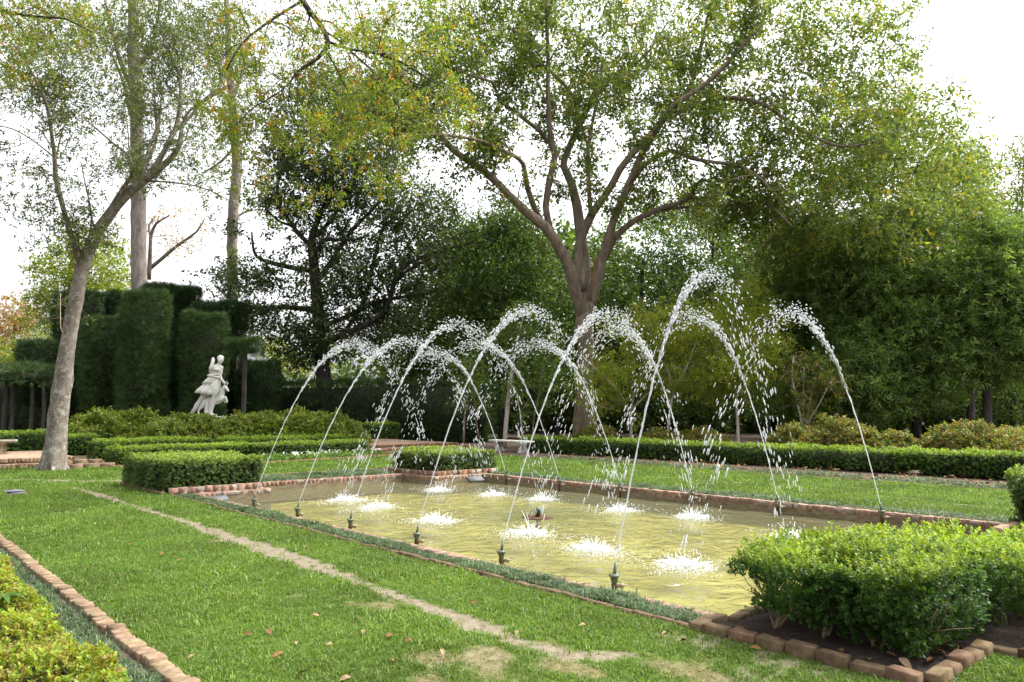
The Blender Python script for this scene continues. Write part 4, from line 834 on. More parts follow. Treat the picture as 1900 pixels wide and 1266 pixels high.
# leaning tree on the left
T = Tree('leaning_tree', 'leaning grey barked tree with lichen on the left lawn', 21.6, 97, M['bark_elm'], M['elm_leaf'], tmpl=LEAF4S, leaf_size=.16, sides=12)
T.limb([(96, 878, 67.2), (97, 868, 52.8), (100, 850, 42.4), (104, 820, 37.6), (109, 770, 34.4), (117, 705, 32), (126, 640, 26.4), (137, 575, 25.6), (148, 520, 24.8), (156, 488, 24.8), (172, 450, 21.6), (200, 402, 20), (232, 364, 18.4), (262, 338, 17.6), (290, 318, 13.6), (325, 285, 10.4), (334, 262, 9.6), (338, 235, 6.4), (352, 205, 4.8), (400, 175, 4), (435, 150, 2.4)], 0)
T.limb([(150, 500, 12), (143, 470, 11.2), (130, 430, 9.6), (115, 380, 8.8), (104, 330, 8.8), (100, 280, 7.2), (93, 230, 6.4), (87, 196, 6.4), (68, 150, 4.8), (35, 95, 3.2), (5, 60, 2.4)], -2)
T.limb([(88, 196, 4), (108, 175, 4), (128, 150, 3.2), (145, 130, 1.6)], -1, -1)
T.limb([(200, 400, 9.6), (215, 370, 8.8), (238, 335, 8), (245, 318, 5.6), (240, 290, 4.8), (215, 270, 4), (180, 240, 3.2), (150, 215, 2.4)], -1)
T.limb([(272, 332, 11.2), (300, 290, 10.4), (318, 255, 9.6), (330, 225, 8), (336, 170, 7.2), (330, 130, 5.6), (318, 105, 4), (300, 60, 2.4)], 1)
T.limb([(318, 250, 7.2), (350, 220, 6.4), (385, 180, 5.6), (412, 155, 4), (405, 110, 3.2), (412, 60, 2.4)], 2, .6)
T.limb([(262, 338, 8), (272, 300, 7.2), (278, 270, 6.4), (290, 240, 4.8), (287, 180, 3.2), (280, 120, 2.4)], 1)
T.limb([(280, 336, 4), (330, 340, 3.2), (380, 350, 2.4), (425, 372, 1.6)], -1)
T.limb([(98, 290, 3.2), (60, 260, 2.4), (25, 240, 2.4), (-10, 232, 1.6)], -2, -1.2)
T.limb([(152, 470, 4.8), (165, 440, 4), (170, 400, 3.2), (160, 350, 2.4), (150, 300, 1.6)], -1)
T.grow(8.0, 1.5, 5, .7, 9, .10, up=.2, f0=.35)
T.blob(200, 180, 180, 130, 2600, 1, sig=.22, clump=12); T.blob(60, 330, 90, 90, 500, -1, sig=.2); T.blob(60, 150, 100, 80, 1100, -1, sig=.25); T.blob(130, 420, 70, 60, 500, -.5, sig=.2); T.blob(330, 80, 110, 90, 1500, 1, sig=.25); T.blob(270, 330, 50, 30, 160, 0, sig=.12); T.blob(380, 250, 60, 90, 450, 0, sig=.22)
T.done()
# rope stub on the leaning trunk
mb = MB(); q = smooth_path([P(112, 545, 21.2), P(112, 580, 21.2), P(113, 610, 21.2), P(117, 617, 21.35)], step=.1); mb.tube(q - T.base, np.full(len(q), .012), 6); obj('hanging_cord', mb.mesh('hanging_cord', M['iron']), T.tr)

def pine(label, pts, F_, bpx, crowns, leaf, seed, bark='bark_pine', vine=()):
    T = Tree('pine_tree', label, F_, bpx, M[bark], M[leaf], tmpl=LEAF3, leaf_size=.26, group='tall straight trunks behind the topiary'); T.limb(pts, grow=False); T.polys = []
    for l in crowns.get('limbs', []): T.limb(l, rng.uniform(-1, 1))
    T.grow(3, 2.0, 4, 1.0, 8, .2)
    for b in crowns['blobs'] : T.blob(*b, sig=.35)
    for b in vine: T.blob(*b, sig=.25, rF=.5)
    T.done(); return T
pine('thick straight pine trunk left of the statue', [(258, 860, 32), (258, 545, 29), (256, 350, 27), (252, 200, 23), (248, 90, 21), (246, -40, 18)], 46, 258, {'limbs': [[(252, 180, 9), (225, 120, 8), (210, 60, 7), (195, 0, 5)], [(251, 130, 8), (280, 90, 8), (292, 40, 6), (300, -30, 4)], [(255, 250, 8), (240, 200, 8), (228, 150, 6), (205, 95, 4)], [(257, 330, 6), (275, 300, 6), (292, 250, 5), (298, 200, 4)]], 'blobs': [(230, 60, 130, 90, 1700, 0), (120, 40, 120, 70, 1300, 2), (340, 30, 110, 80, 1300, 1)]}, 'elm_leaf', 1, vine=[(254, 320, 26, 60, 260, -.6), (250, 190, 28, 80, 300, -.6)])
pine('slimmer pine trunk between topiary and magnolia', [(431, 860, 24), (431, 560, 20), (433, 400, 20), (440, 310, 19), (436, 250, 18), (430, 180, 15), (424, 90, 12), (420, -30, 9)], 49, 431, {'limbs': [[(436, 405, 5), (452, 395, 4), (470, 390, 3)], [(438, 270, 5), (410, 300, 4), (375, 322, 3)], [(430, 190, 6), (450, 130, 6), (460, 60, 4)]], 'blobs': [(425, 90, 70, 110, 1100, 0), (440, 215, 40, 60, 360, -.5)]}, 'elm_leaf', 2, vine=[(432, 230, 24, 60, 200, -.6), (430, 500, 26, 40, 260, -.6)])

# the dark magnolia
T = Tree('magnolia_tree', 'dark spreading magnolia with glossy leaves behind the yew wall', 44, 600, M['bark_dark'], M['magnolia_leaf'], tmpl=LEAF3, leaf_size=.3, sides=9)
T.limb([(605, 860, 34), (603, 760, 30), (602, 706, 28), (595, 650, 25), (592, 610, 24), (589, 560, 22), (586, 525, 21), (582, 490, 19), (577, 454, 16), (585, 420, 12), (602, 382, 9), (612, 330, 6), (618, 260, 4)])
T.limb([(600, 640, 14), (620, 628, 13), (646, 618, 12), (687, 598, 11), (718, 572, 10), (730, 530, 9), (752, 492, 8), (805, 470, 6), (877, 449, 4)], -2)
T.limb([(736, 520, 6), (760, 500, 6), (800, 480, 5), (850, 478, 3)], -3, -1.5)
T.limb([(590, 575, 11), (560, 573, 10), (528, 570, 9), (490, 572, 8), (451, 567, 6), (420, 548, 5), (398, 530, 3)], 1)
T.limb([(580, 503, 11), (550, 498, 10), (523, 493, 9), (495, 485, 8), (477, 477, 6), (470, 460, 5), (467, 430, 3)], -1)
T.limb([(590, 520, 11), (608, 495, 10), (622, 475, 10), (636, 452, 9), (655, 425, 8), (690, 390, 6), (720, 350, 5), (735, 300, 3)], 2)
T.limb([(584, 480, 9), (595, 455, 9), (608, 444, 8), (646, 446, 5), (680, 440, 3)], -1)
T.limb([(576, 456, 9), (560, 440, 9), (540, 415, 8), (520, 385, 8), (515, 346, 6), (525, 300, 4), (530, 250, 3)], 0)
T.limb([(540, 418, 6), (520, 412, 5), (500, 395, 4), (492, 385, 3)], -1)
T.limb([(640, 615, 8), (675, 560, 8), (690, 500, 7), (712, 420, 6), (735, 408, 4), (790, 380, 3)], 0)
T.limb([(600, 605, 10), (640, 590, 9), (700, 560, 7), (760, 550, 5), (810, 540, 3)], -1)
T.limb([(588, 440, 8), (612, 410, 8), (640, 370, 6), (660, 320, 5), (668, 260, 3)], 1)
T.grow(6, 2.2, 6, 1.1, 9, .2, up=.15, f0=.2)
for (x, y, rx, ry, n, dF) in [(630, 260, 160, 120, 4200, 0), (700, 400, 150, 120, 2600, 1), (550, 340, 80, 100, 1500, 0), (800, 420, 80, 80, 1300, 0), (640, 520, 130, 60, 1700, 0), (520, 600, 90, 40, 900, -1), (700, 600, 100, 50, 1300, 1), (440, 520, 70, 30, 500, -1), (590, 640, 90, 40, 900, 0), (630, 190, 110, 60, 1400, 0)]:
    T.blob(x, y, rx, ry, n, dF, sig=.5, clump=14)
T.done()

# overhanging branch from a tree beside the camera: yellow and orange leaves against the sky
T = Tree('overhanging_branch', 'overhanging yellow green branch with orange leaves entering at the top', 15, 560, M['bark_dark'], M['over_leaf'], tmpl=LEAF4S, leaf_size=.13, cat='branch')
T.limb([(520, -90, 16), (560, 0, 12), (590, 40, 11), (609, 78, 10), (590, 108, 8), (560, 128, 6), (540, 150, 4), (535, 190, 2)])
T.limb([(609, 78, 6), (650, 92, 5), (700, 100, 5), (750, 118, 4), (800, 150, 3), (850, 170, 2)], 2)
T.limb([(650, 95, 4), (690, 130, 4), (715, 160, 3), (740, 200, 2)], 1, .5)
T.limb([(560, 128, 3), (520, 170, 3), (470, 200, 2), (440, 230, 2)], -1)
T.limb([(560, 2, 6), (500, 40, 5), (450, 80, 4), (420, 130, 3)], -1)
T.grow(16, 1.0, 4, .5, 6, .07, up=-.1, f0=.1, droop=.35)
for (x, y, rx, ry, n, dF) in [(560, 170, 170, 140, 900, 0), (480, 260, 90, 120, 420, 0), (700, 170, 160, 120, 700, 1), (650, 300, 150, 80, 480, .5), (560, 60, 170, 80, 700, 0), (820, 220, 90, 70, 260, 1.5), (520, 370, 60, 60, 120, 0), (790, 60, 130, 70, 380, 1), (420, 160, 60, 110, 300, 0)]:
    T.blob(x, y, rx, ry, n, dF, sig=.12, clump=12)
T.done(down=.6)
T = Tree('overhanging_branch', 'sunlit leafy branch tip entering at the top left picture corner', 16, 60, M['bark_dark'], M['over_leaf'], tmpl=LEAF4S, leaf_size=.13, cat='branch')
T.limb([(-120, -60, 10), (-20, 10, 7), (60, 30, 5), (120, 35, 4), (170, 60, 2)]); T.grow(14, .8, 4, .45, 7, .07, up=-.1, f0=.1, droop=.3)
T.blob(70, 30, 130, 50, 700, 0, sig=.16, clump=12); T.blob(40, 110, 60, 60, 260, 0, sig=.14, clump=12); T.done(down=.6)

# the wood behind
def wood_tree(name, label, F_, bpx, tw, blobs, leaf, size=.32, bark='bark_dark', group='trees of the wood behind', limbs=(), grow=None, tmpl=None, trunk=None, sig=.6):
    T = Tree(name, label, F_, bpx, M[bark], M[leaf], tmpl=tmpl or LEAF3, leaf_size=size, group=group, sides=7)
    by = P(bpx, HY, F_); top = min(b[1] for b in blobs)
    gy = HY + CAMH / F_ * FL
    T.limb(trunk or [(bpx, gy + 15, tw * 1.3), (bpx + 2, gy - 60, tw), (bpx - 3, (gy + top) / 2, tw * .75), (bpx + 4, top + 20, tw * .4)], grow=bool(grow))
    for l in limbs: T.limb(l, rng.uniform(-1.5, 1.5))
    if grow: T.grow(*grow)
    for b in blobs: T.blob(*b, sig=sig * .75, clump=16)
    T.done(); return T
W1 = 'wood_leaf'; W2 = 'wood_leaf_mid'
wood_tree('evergreen_tree', 'rounded green tree standing left behind the great tree', 44, 930, 12, [(930, 500, 95, 110, 5000, 0), (890, 600, 95, 100, 4000, 0), (990, 560, 75, 140, 4200, 1), (940, 420, 65, 50, 1600, 0), (960, 700, 110, 80, 2400, 0)], W1, .24)
wood_tree('evergreen_tree', 'dark evergreen at the end of the yew wall behind the left jets', 50, 820, 12, [(820, 550, 80, 100, 2600, 0), (770, 630, 100, 70, 2200, 0), (850, 660, 90, 80, 2200, 0), (850, 460, 60, 60, 900, 0)], W1, .3)
wood_tree('evergreen_tree', 'dark evergreen filling the gap right of the great trunk', 47, 1190, 14, [(1180, 560, 90, 110, 2600, 0), (1190, 690, 110, 90, 2400, 0), (1150, 460, 70, 60, 700, 1), (1240, 480, 60, 70, 900, 0)], W1, .28)
wood_tree('evergreen_tree', 'tall dark evergreen behind the tallest jet', 49, 1320, 14, [(1320, 480, 90, 90, 1900, 0), (1340, 600, 110, 110, 3000, 0), (1330, 720, 120, 80, 2200, 0), (1280, 410, 80, 50, 700, 1)], W1, .28)
wood_tree('evergreen_tree', 'dark wood edge tree behind the birch like sapling', 46, 1030, 12, [(1000, 700, 90, 80, 2000, 0), (1040, 620, 60, 90, 1500, 1), (1070, 720, 80, 70, 1500, 0)], W1, .26)
wood_tree('pine_tree', 'mid green tree behind the right limbs of the great tree', 55, 1420, 14, [(1400, 400, 110, 60, 1400, 0), (1300, 380, 90, 50, 900, 0), (1190, 400, 70, 45, 500, 1)], W2, .34)
F_ = [T_sprig(6, .26, .62, k + 80) for k in range(5)]
wood_tree('cedar_tree', 'feathery green cedar left of the right hand wood', 37, 1480, 14, [(1480, 480, 90, 80, 2200, 0), (1450, 600, 90, 90, 2600, 0), (1500, 700, 90, 80, 2400, 0), (1530, 560, 80, 100, 2400, 0)], 'cedar_leaf', .36, tmpl=F_, sig=.42)
wood_tree('cedar_tree', 'broad feathery cedar sweeping low in the right hand wood', 34, 1640, 16, [(1620, 520, 110, 90, 3300, 0), (1640, 620, 120, 80, 3300, 0), (1580, 690, 90, 60, 2000, -1), (1700, 560, 90, 110, 2600, 0), (1650, 440, 100, 60, 1800, 1), (1600, 735, 100, 50, 1500, -1), (1500, 745, 80, 45, 900, 0), (1720, 700, 90, 60, 1200, -1)], 'cedar_leaf', .36, tmpl=F_, sig=.42)
wood_tree('cedar_tree', 'feathery cedar at the right picture edge', 33, 1830, 16, [(1820, 560, 110, 90, 3000, 0), (1860, 480, 90, 80, 2200, 0), (1850, 650, 100, 60, 2200, 0), (1760, 620, 70, 60, 1300, 0), (1900, 600, 60, 100, 1300, 0)], 'cedar_leaf', .36, tmpl=F_, sig=.42)
wood_tree('evergreen_tree', 'dark tree deep in the right hand wood', 44, 1700, 16, [(1700, 680, 160, 100, 3600, 0), (1860, 700, 120, 90, 2600, 0), (1560, 720, 120, 70, 2200, 0), (1750, 500, 160, 110, 2600, 2)], W1, .3, limbs=[[(1820, 735, 8), (1860, 720, 7), (1900, 690, 5)], [(1880, 860, 12), (1880, 760, 11), (1885, 690, 9)], [(1850, 860, 8), (1845, 770, 7), (1860, 700, 5)], [(1755, 860, 9), (1752, 770, 8), (1745, 700, 6)]])
wood_tree('oak_tree', 'yellow green tree crown over the right hand wood', 47, 1620, 15, [(1600, 230, 110, 80, 2200, 0), (1680, 320, 130, 90, 2800, 0), (1560, 330, 110, 70, 1800, 0), (1760, 380, 80, 90, 1500, 0), (1600, 420, 130, 50, 1500, 0)], 'oak_leaf', .28)
wood_tree('cedar_tree', 'tall light green tree filling the right picture edge', 41, 1800, 15, [(1790, 400, 90, 70, 900, 0), (1720, 450, 110, 70, 1200, 0), (1850, 460, 80, 80, 1100, 0), (1780, 520, 130, 70, 1300, 0)], 'wood_leaf_mid', .24)
wood_tree('pine_tree', 'blue green pine beyond the right hand wood', 62, 1790, 14, [(1790, 330, 50, 70, 900, 0), (1800, 410, 70, 50, 900, 0), (1750, 290, 60, 60, 500, 0), (1830, 440, 60, 60, 700, 0)], 'cedar_leaf', .5, tmpl=F_)
wood_tree('oak_tree', 'orange tinted tree at the right picture edge', 52, 1895, 5, [(1890, 330, 45, 60, 700, 0), (1880, 410, 50, 40, 500, 0), (1910, 280, 30, 30, 200, 0)], 'oak_leaf', .3)
wood_tree('autumn_tree', 'bright yellow green tree behind the left topiary', 62, 130, 12, [(120, 520, 60, 70, 1300, 0), (190, 500, 60, 70, 1300, 0), (80, 580, 50, 50, 800, 0), (220, 560, 50, 60, 700, 0), (160, 440, 50, 30, 300, 0)], 'bright_leaf', .36)
wood_tree('autumn_tree', 'russet autumn tree at the far left edge', 66, 25, 10, [(15, 620, 50, 40, 700, 0), (50, 590, 40, 30, 300, 0), (20, 560, 30, 25, 120, 0), (-20, 660, 50, 40, 300, 0)], 'autumn_leaf', .34)
wood_tree('autumn_tree', 'green undergrowth tree below the russet one', 58, 30, 10, [(20, 660, 60, 30, 600, 0), (70, 640, 40, 30, 300, 0), (-30, 680, 50, 60, 500, 0)], 'bright_leaf', .32)
wood_tree('autumn_tree', 'sunlit small tree glimpsed right of the flat topped topiary', 58, 505, 8, [(500, 640, 30, 25, 300, 0), (540, 670, 50, 25, 400, 0)], 'bright_leaf', .32)
wood_tree('bare_tree', 'small twiggy half bare tree between the two pine trunks', 54, 275, 7, [(340, 440, 45, 40, 130, 0), (320, 400, 30, 20, 70, 0), (360, 420, 30, 50, 90, 0)], 'autumn_leaf', .22, 'bark_oak', limbs=[[(276, 520, 9), (278, 480, 8), (280, 440, 7), (290, 415, 5), (315, 400, 3)], [(277, 500, 8), (300, 480, 7), (330, 455, 6), (365, 430, 4), (380, 405, 2)], [(280, 440, 5), (276, 420, 4), (290, 400, 3)]], grow=(7, 1.8, 4, .8, 1, .1), trunk=[(274, 860, 14), (274, 600, 12), (275, 530, 10)])
# wall of leaf deep behind everything on the right and centre
bp, bn = [], []
for (px, y0, y1, F0, n) in [(900, 440, 800, 58, 3600), (1000, 430, 800, 60, 3600), (1100, 460, 800, 60, 2600), (1200, 520, 800, 60, 2200), (1300, 470, 800, 60, 2400), (1400, 440, 800, 60, 2600), (1500, 440, 800, 58, 2600), (1600, 450, 800, 58, 2600), (1700, 450, 800, 56, 2600), (1800, 470, 800, 56, 2600), (1900, 470, 800, 54, 2600), (1990, 480, 800, 52, 2000), (2100, 450, 800, 54, 2000), (2230, 450, 800, 54, 2000), (2360, 450, 800, 54, 1600), (800, 640, 800, 60, 1200), (700, 660, 800, 60, 900), (560, 690, 800, 62, 800)]:
    for i in range(n // 12):
        F1 = F0 + rng.uniform(-3, 5); c = P(px + rng.uniform(-75, 75), y0 + (y1 - y0) * rng.random() ** .85, F1); bp.append(c + rng.normal(size=(12, 3)) * .8)
p = np.concatenate(bp); p = p[p[:, 2] > .1]; n = len(p)
tag(obj('far_wood', foliage_mesh('far_wood', LEAF3, p, unit(rng.normal(size=(n, 3)) - [0, 0, .3]), unit(rng.normal(size=(n, 3)) * .6 + [0, 0, 1]), rng.uniform(.5, 1.0, n), M['wood_leaf'])), 'dark mass of the far wood behind all the trees', 'wood', kind='stuff')

# dogwoods and saplings with pale stems in front of the wood
def sapling(name, label, F_, bpx, limbs, blobs, leaf='dogwood_leaf', bark='bark_pale', grow=(9, .9, 4, .5, 9, .09), size=.21, group='young pale stemmed trees behind the long hedge'):
    T = Tree(name, label, F_, bpx, M[bark], M[leaf], tmpl=LEAF4S, leaf_size=size, group=group, sides=7)
    for l in limbs: T.limb(l, rng.uniform(-1, 1))
    T.grow(*grow, up=.15, f0=.35)
    for b in blobs: T.blob(*b, sig=.22, clump=10)
    T.done(); return T
sapling('dogwood_tree', 'yellow green dogwood spreading right of the great trunk', 33.5, 1165, [[(1168, 840, 6), (1170, 780, 5.2), (1150, 730, 4.5), (1110, 690, 3), (1080, 660, 2.2)], [(1169, 770, 4.5), (1180, 720, 3.8), (1200, 680, 3), (1190, 640, 2.2)], [(1150, 735, 3), (1130, 760, 2.2), (1100, 745, 1.5)], [(1172, 760, 3.8), (1230, 700, 3), (1240, 660, 2.2), (1225, 640, 1.5)]], [(1150, 690, 75, 55, 700, 0), (1100, 730, 50, 50, 360, 0), (1210, 650, 70, 60, 550, 0), (1170, 610, 60, 40, 400, 0)])
sapling('dogwood_tree', 'broad leafy dogwood behind the falling right hand jets', 33, 1290, [[(1240, 850, 6), (1240, 790, 5.2), (1250, 730, 4.5), (1270, 690, 3.8), (1290, 640, 2.2), (1300, 600, 1.5)], [(1250, 740, 3.8), (1240, 690, 3), (1215, 640, 2.2), (1200, 600, 1.5)], [(1268, 690, 3), (1320, 660, 2.2), (1380, 630, 1.5)]], [(1250, 610, 110, 60, 1200, 0), (1340, 640, 100, 75, 1200, 0), (1300, 700, 90, 55, 700, 0), (1410, 610, 60, 60, 900, 0), (1380, 550, 60, 40, 400, 0)])
sapling('sapling', 'slim sapling with a pale straight trunk behind the hedge', 31.5, 1368, [[(1370, 850, 6.8), (1369, 790, 6), (1366, 735, 5.2), (1362, 690, 3.8), (1355, 640, 2.2), (1360, 590, 1.5)], [(1364, 700, 3), (1390, 660, 2.2), (1420, 640, 1.5)], [(1362, 690, 2.2), (1330, 650, 1.5), (1320, 620, 1.5)]], [(1365, 695, 80, 40, 1200, 0), (1400, 650, 70, 40, 800, 0)])
sapling('sapling', 'multi stemmed sapling with sparse russet leaves near the rightmost jets', 31, 1490, [[(1492, 850, 5.2), (1490, 800, 4.5), (1480, 750, 3.8), (1470, 705, 3), (1472, 660, 1.5)], [(1492, 820, 3), (1500, 760, 2.2), (1512, 700, 1.5)], [(1490, 800, 3), (1520, 750, 2.2), (1545, 700, 1.5)], [(1493, 810, 2.2), (1490, 740, 2.2), (1492, 680, 1.5)]], [(1490, 690, 60, 40, 220, 0), (1530, 720, 40, 40, 120, 0)], 'azalea_rust')
sapling('birch_sapling', 'white barked sapling leaning behind the stone bench', 34.5, 938, [[(936, 830, 9), (940, 770, 8.2), (946, 715, 7.5), (955, 660, 5.2), (965, 610, 3), (980, 560, 1.5)], [(972, 830, 3), (965, 770, 2.2), (958, 720, 2.2)], [(948, 700, 3), (920, 650, 2.2), (900, 610, 1.5)]], [(960, 620, 70, 50, 500, 0), (910, 640, 50, 40, 250, 0)], 'wood_leaf_mid')
sapling('sapling', 'thin brown stemmed sapling behind the left end of the long hedge', 35.5, 1000, [[(985, 830, 3), (992, 770, 3), (1004, 715, 2.2), (1010, 660, 1.5)], [(860, 820, 4.5), (862, 770, 3.8), (870, 720, 3), (872, 670, 1.5)], [(890, 820, 3), (882, 770, 2.2), (880, 720, 1.5)]], [(1000, 690, 40, 40, 160, 0), (870, 690, 40, 40, 200, 0)], 'wood_leaf_mid', 'bark_oak')

# ------------------------------------------------------------------ brick steps and terraces
SB = brick_set(.101, .12, .115, M['brick_tan'], .004); SB2 = brick_set(.101, .12, .095, M['brick'], .004)
def steps(label, x0, x1, levels, bricks):
    t_ = thing('brick_steps', label, 'steps', ((x0 + x1) / 2, levels[0][0], 0), 0, 'brick steps up to the terraces'); off = np.array(t_.location)
    for k, (y0, y1, z) in enumerate(levels):
        mb_ = MB(); mb_.box(x0 - off[0], x1 - off[0], y0 + .05 - off[1], y1 - off[1], 0.0, z - .01); stp = obj('step', mb_.mesh('step', M['paving']), t_)
        a = np.array([x0 - off[0], y0 + .05 - off[1]]); b = np.array([x1 - off[0], y0 + .05 - off[1]])
        lay(stp, bricks, a, b, z + .002, .104, jz=.003, jr=.015)
    return t_
steps('brick steps and terrace edge left of the leaning tree', .5, 5.6, [(26.0, 26.6, .12), (26.5, 31.5, .26)], SB)
steps('brick steps and terrace beyond the far clipped box block', 15.3, 20.2, [(24.7, 25.6, .10), (25.5, 26.5, .20), (26.4, 32.5, .30)], SB2)
t_ = thing('brick_kerb', 'broken row of large brick blocks right of the leaning trunk', 'kerb')
lay(t_, brick_set(.42, .22, .16, M['brick_tan'], .02), (5.1, 25.2), (6.3, 24.95), .12, .44, jr=.05); lay(t_, brick_set(.36, .2, .14, M['brick_tan'], .02), (5.0, 26.0), (6.2, 25.9), .2, .4, jr=.08)

# ------------------------------------------------------------------ stone benches
def scroll_leg(parent, x, wd, ht, dp, mat):
    prof = [(-.5, 0), (-.5, .12), (-.36, .2), (-.42, .38), (-.30, .55), (-.28, .7), (-.42, .84), (-.5, 1.0)]; prof = np.array(prof); pr = np.vstack([prof, (prof * [-1, 1])[::-1]]); n = len(pr); mb_ = MB()
    V = [(x - wd / 2, p[0] * dp, p[1] * ht) for p in pr] + [(x + wd / 2, p[0] * dp, p[1] * ht) for p in pr]; h_ = n // 2
    F4 = [(i, (i + 1) % n, n + (i + 1) % n, n + i) for i in range(n)]
    for i in range(h_ - 1): F4 += [(i, n - 1 - i, n - 2 - i, i + 1)[::-1], (n + i, 2 * n - 1 - i, 2 * n - 2 - i, n + i + 1)]
    mb_.add(V, F4); mb_.box(x - wd * .62, x + wd * .62, -dp * .56, dp * .56, 0, ht * .09); mb_.box(x - wd * .6, x + wd * .6, -dp * .54, dp * .54, ht * .93, ht - .002)
    return obj('support', mb_.mesh('support', mat), parent)
def bench(label, loc, rz, L, dp, ht, ms_, ml, th=.09):
    t_ = thing('stone_bench', label, 'bench', loc, rz, 'stone benches'); mb_ = MB(); z = ht - th; rows = [(.90, 0), (.97, .25), (1.0, .5), (1.0, .75), (.975, .92), (.94, 1.0)]
    V = []
    for (k, zz) in rows:
        hx, hy = L / 2 - dp / 2 * (1 - k), dp / 2 * k; c = .04
        V += [(-hx, -hy + c, z + zz * th), (-hx + c, -hy, z + zz * th), (hx - c, -hy, z + zz * th), (hx, -hy + c, z + zz * th), (hx, hy - c, z + zz * th), (hx - c, hy, z + zz * th), (-hx + c, hy, z + zz * th), (-hx, hy - c, z + zz * th)]
    F4 = []
    for k in range(len(rows) - 1):
        for i in range(8): j = (i + 1) % 8; F4.append((8 * k + i, 8 * k + j, 8 * k + 8 + j, 8 * k + 8 + i))
    mb_.add(V, F4); e = 8 * (len(rows) - 1); mb_.more([(e + 0, e + 1, e + 6, e + 7), (e + 1, e + 2, e + 5, e + 6), (e + 2, e + 3, e + 4, e + 5)], 0); mb_.more([(7, 6, 1, 0), (6, 5, 2, 1), (5, 4, 3, 2)], 0)
    obj('seat', mb_.mesh('seat', ms_), t_)
    for s in (-1, 1): scroll_leg(t_, s * L * .31, .16, z, dp * .85, ml)
    return t_
bench('pale stone bench at the end of the long hedge', (20.55, 23.3, 0), math.pi / 2, 2.35, .5, .47, M['stone'], M['stone'])
g_ = G(16, 842, .26); bench('mossy topped stone bench cut by the left picture edge', (g_[0] - .75, g_[1] + .25, .26), math.radians(-16), 2.0, .5, .45, M['stone_dark'], M['stone_tan'])
g_ = G(683, 821, .30); bench('half hidden stone seat beyond the end of the double hedge', (g_[0] - .3, g_[1] + .55, .30), math.radians(74), 1.5, .45, .45, M['stone'], M['stone_tan'])

# ------------------------------------------------------------------ marble statue
SF = 33.0; K = mpp(SF) / 7.03
sg = P(320 + 490 / 7.03, HY, SF); ZP = P(375, 773, SF)[2]
st = thing('statue', 'white marble statue of a striding woman in a short tunic beside a deer', 'statue', (sg[0], sg[1], 0), math.atan2(RGT[1], RGT[0]))
def S(zx, zy, y=0.0): return np.array([(zx - 490) * K, y, (1075 - zy) * K + ZP])
def sculpt(name, caps, vox=.022, balls=()):
    mb_ = MB()
    for c in caps:
        q = smooth_path(np.array([[*S(a[0], a[1], a[2]), a[3] * K] for a in c]), step=.05); mb_.tube(q[:, :3], q[:, 3], 10)
    for (x, y, d, rx, ry, rz) in balls:
        th = np.linspace(0, np.pi, 9); mb_.lathe([(max(1e-3, math.sin(a)) , math.cos(a)) for a in th], sides=12); V = mb_.v[-1]; V[:] = V * np.array([rx, ry, rz]) * K + S(x, y, d)
    o = obj(name, mb_.mesh(name, M['marble'], True), st); r = o.modifiers.new('fuse', 'REMESH'); r.mode = 'VOXEL'; r.voxel_size = vox; r.use_smooth_shade = True
    s_ = o.modifiers.new('soft', 'SMOOTH'); s_.factor = .5; s_.iterations = 3; return o
sculpt('figure', [[(540, 620, 0, 70), (538, 560, 0, 58), (548, 500, 0, 66), (560, 450, 0, 68), (575, 415, 0, 40), (588, 392, 0, 24), (600, 360, 0, 26)],
                  [(512, 432, 0, 34), (560, 436, 0, 40), (608, 442, 0, 32)],
                  [(512, 430, 0, 32), (500, 448, -.12, 30), (512, 452, -.26, 26), (524, 400, -.22, 22), (522, 345, -.10, 19), (505, 322, -.02, 17), (490, 326, .04, 13)],
                  [(608, 440, 0, 30), (612, 500, -.03, 27), (612, 555, -.06, 23), (640, 605, -.08, 20), (672, 640, -.08, 16), (690, 655, -.08, 14)],
                  [(520, 640, .05, 62), (470, 730, .08, 60), (400, 810, .10, 48), (345, 880, .12, 36), (300, 940, .12, 34), (262, 1000, .12, 22), (240, 1030, .12, 20), (275, 1062, .10, 17)],
                  [(545, 650, -.04, 62), (556, 740, -.10, 52), (552, 820, -.12, 40), (538, 880, -.12, 37), (522, 960, -.11, 28), (515, 1020, -.1, 21), (530, 1050, -.11, 20), (595, 1062, -.14, 14)]],
       .020, [(612, 446, 0, 33, 33, 34), (508, 434, 0, 33, 33, 34), (604, 338, -.01, 38, 42, 54), (572, 322, .10, 22, 22, 22), (565, 470, -.2, 20, 20, 20), (598, 474, -.18, 19, 20, 20), (543, 478, -.18, 20, 20, 20), (600, 315, .03, 44, 48, 40), (588, 348, .06, 24, 24, 26), (611, 346, -.15, 8, 9, 12), (604, 372, -.11, 18, 16, 14)])
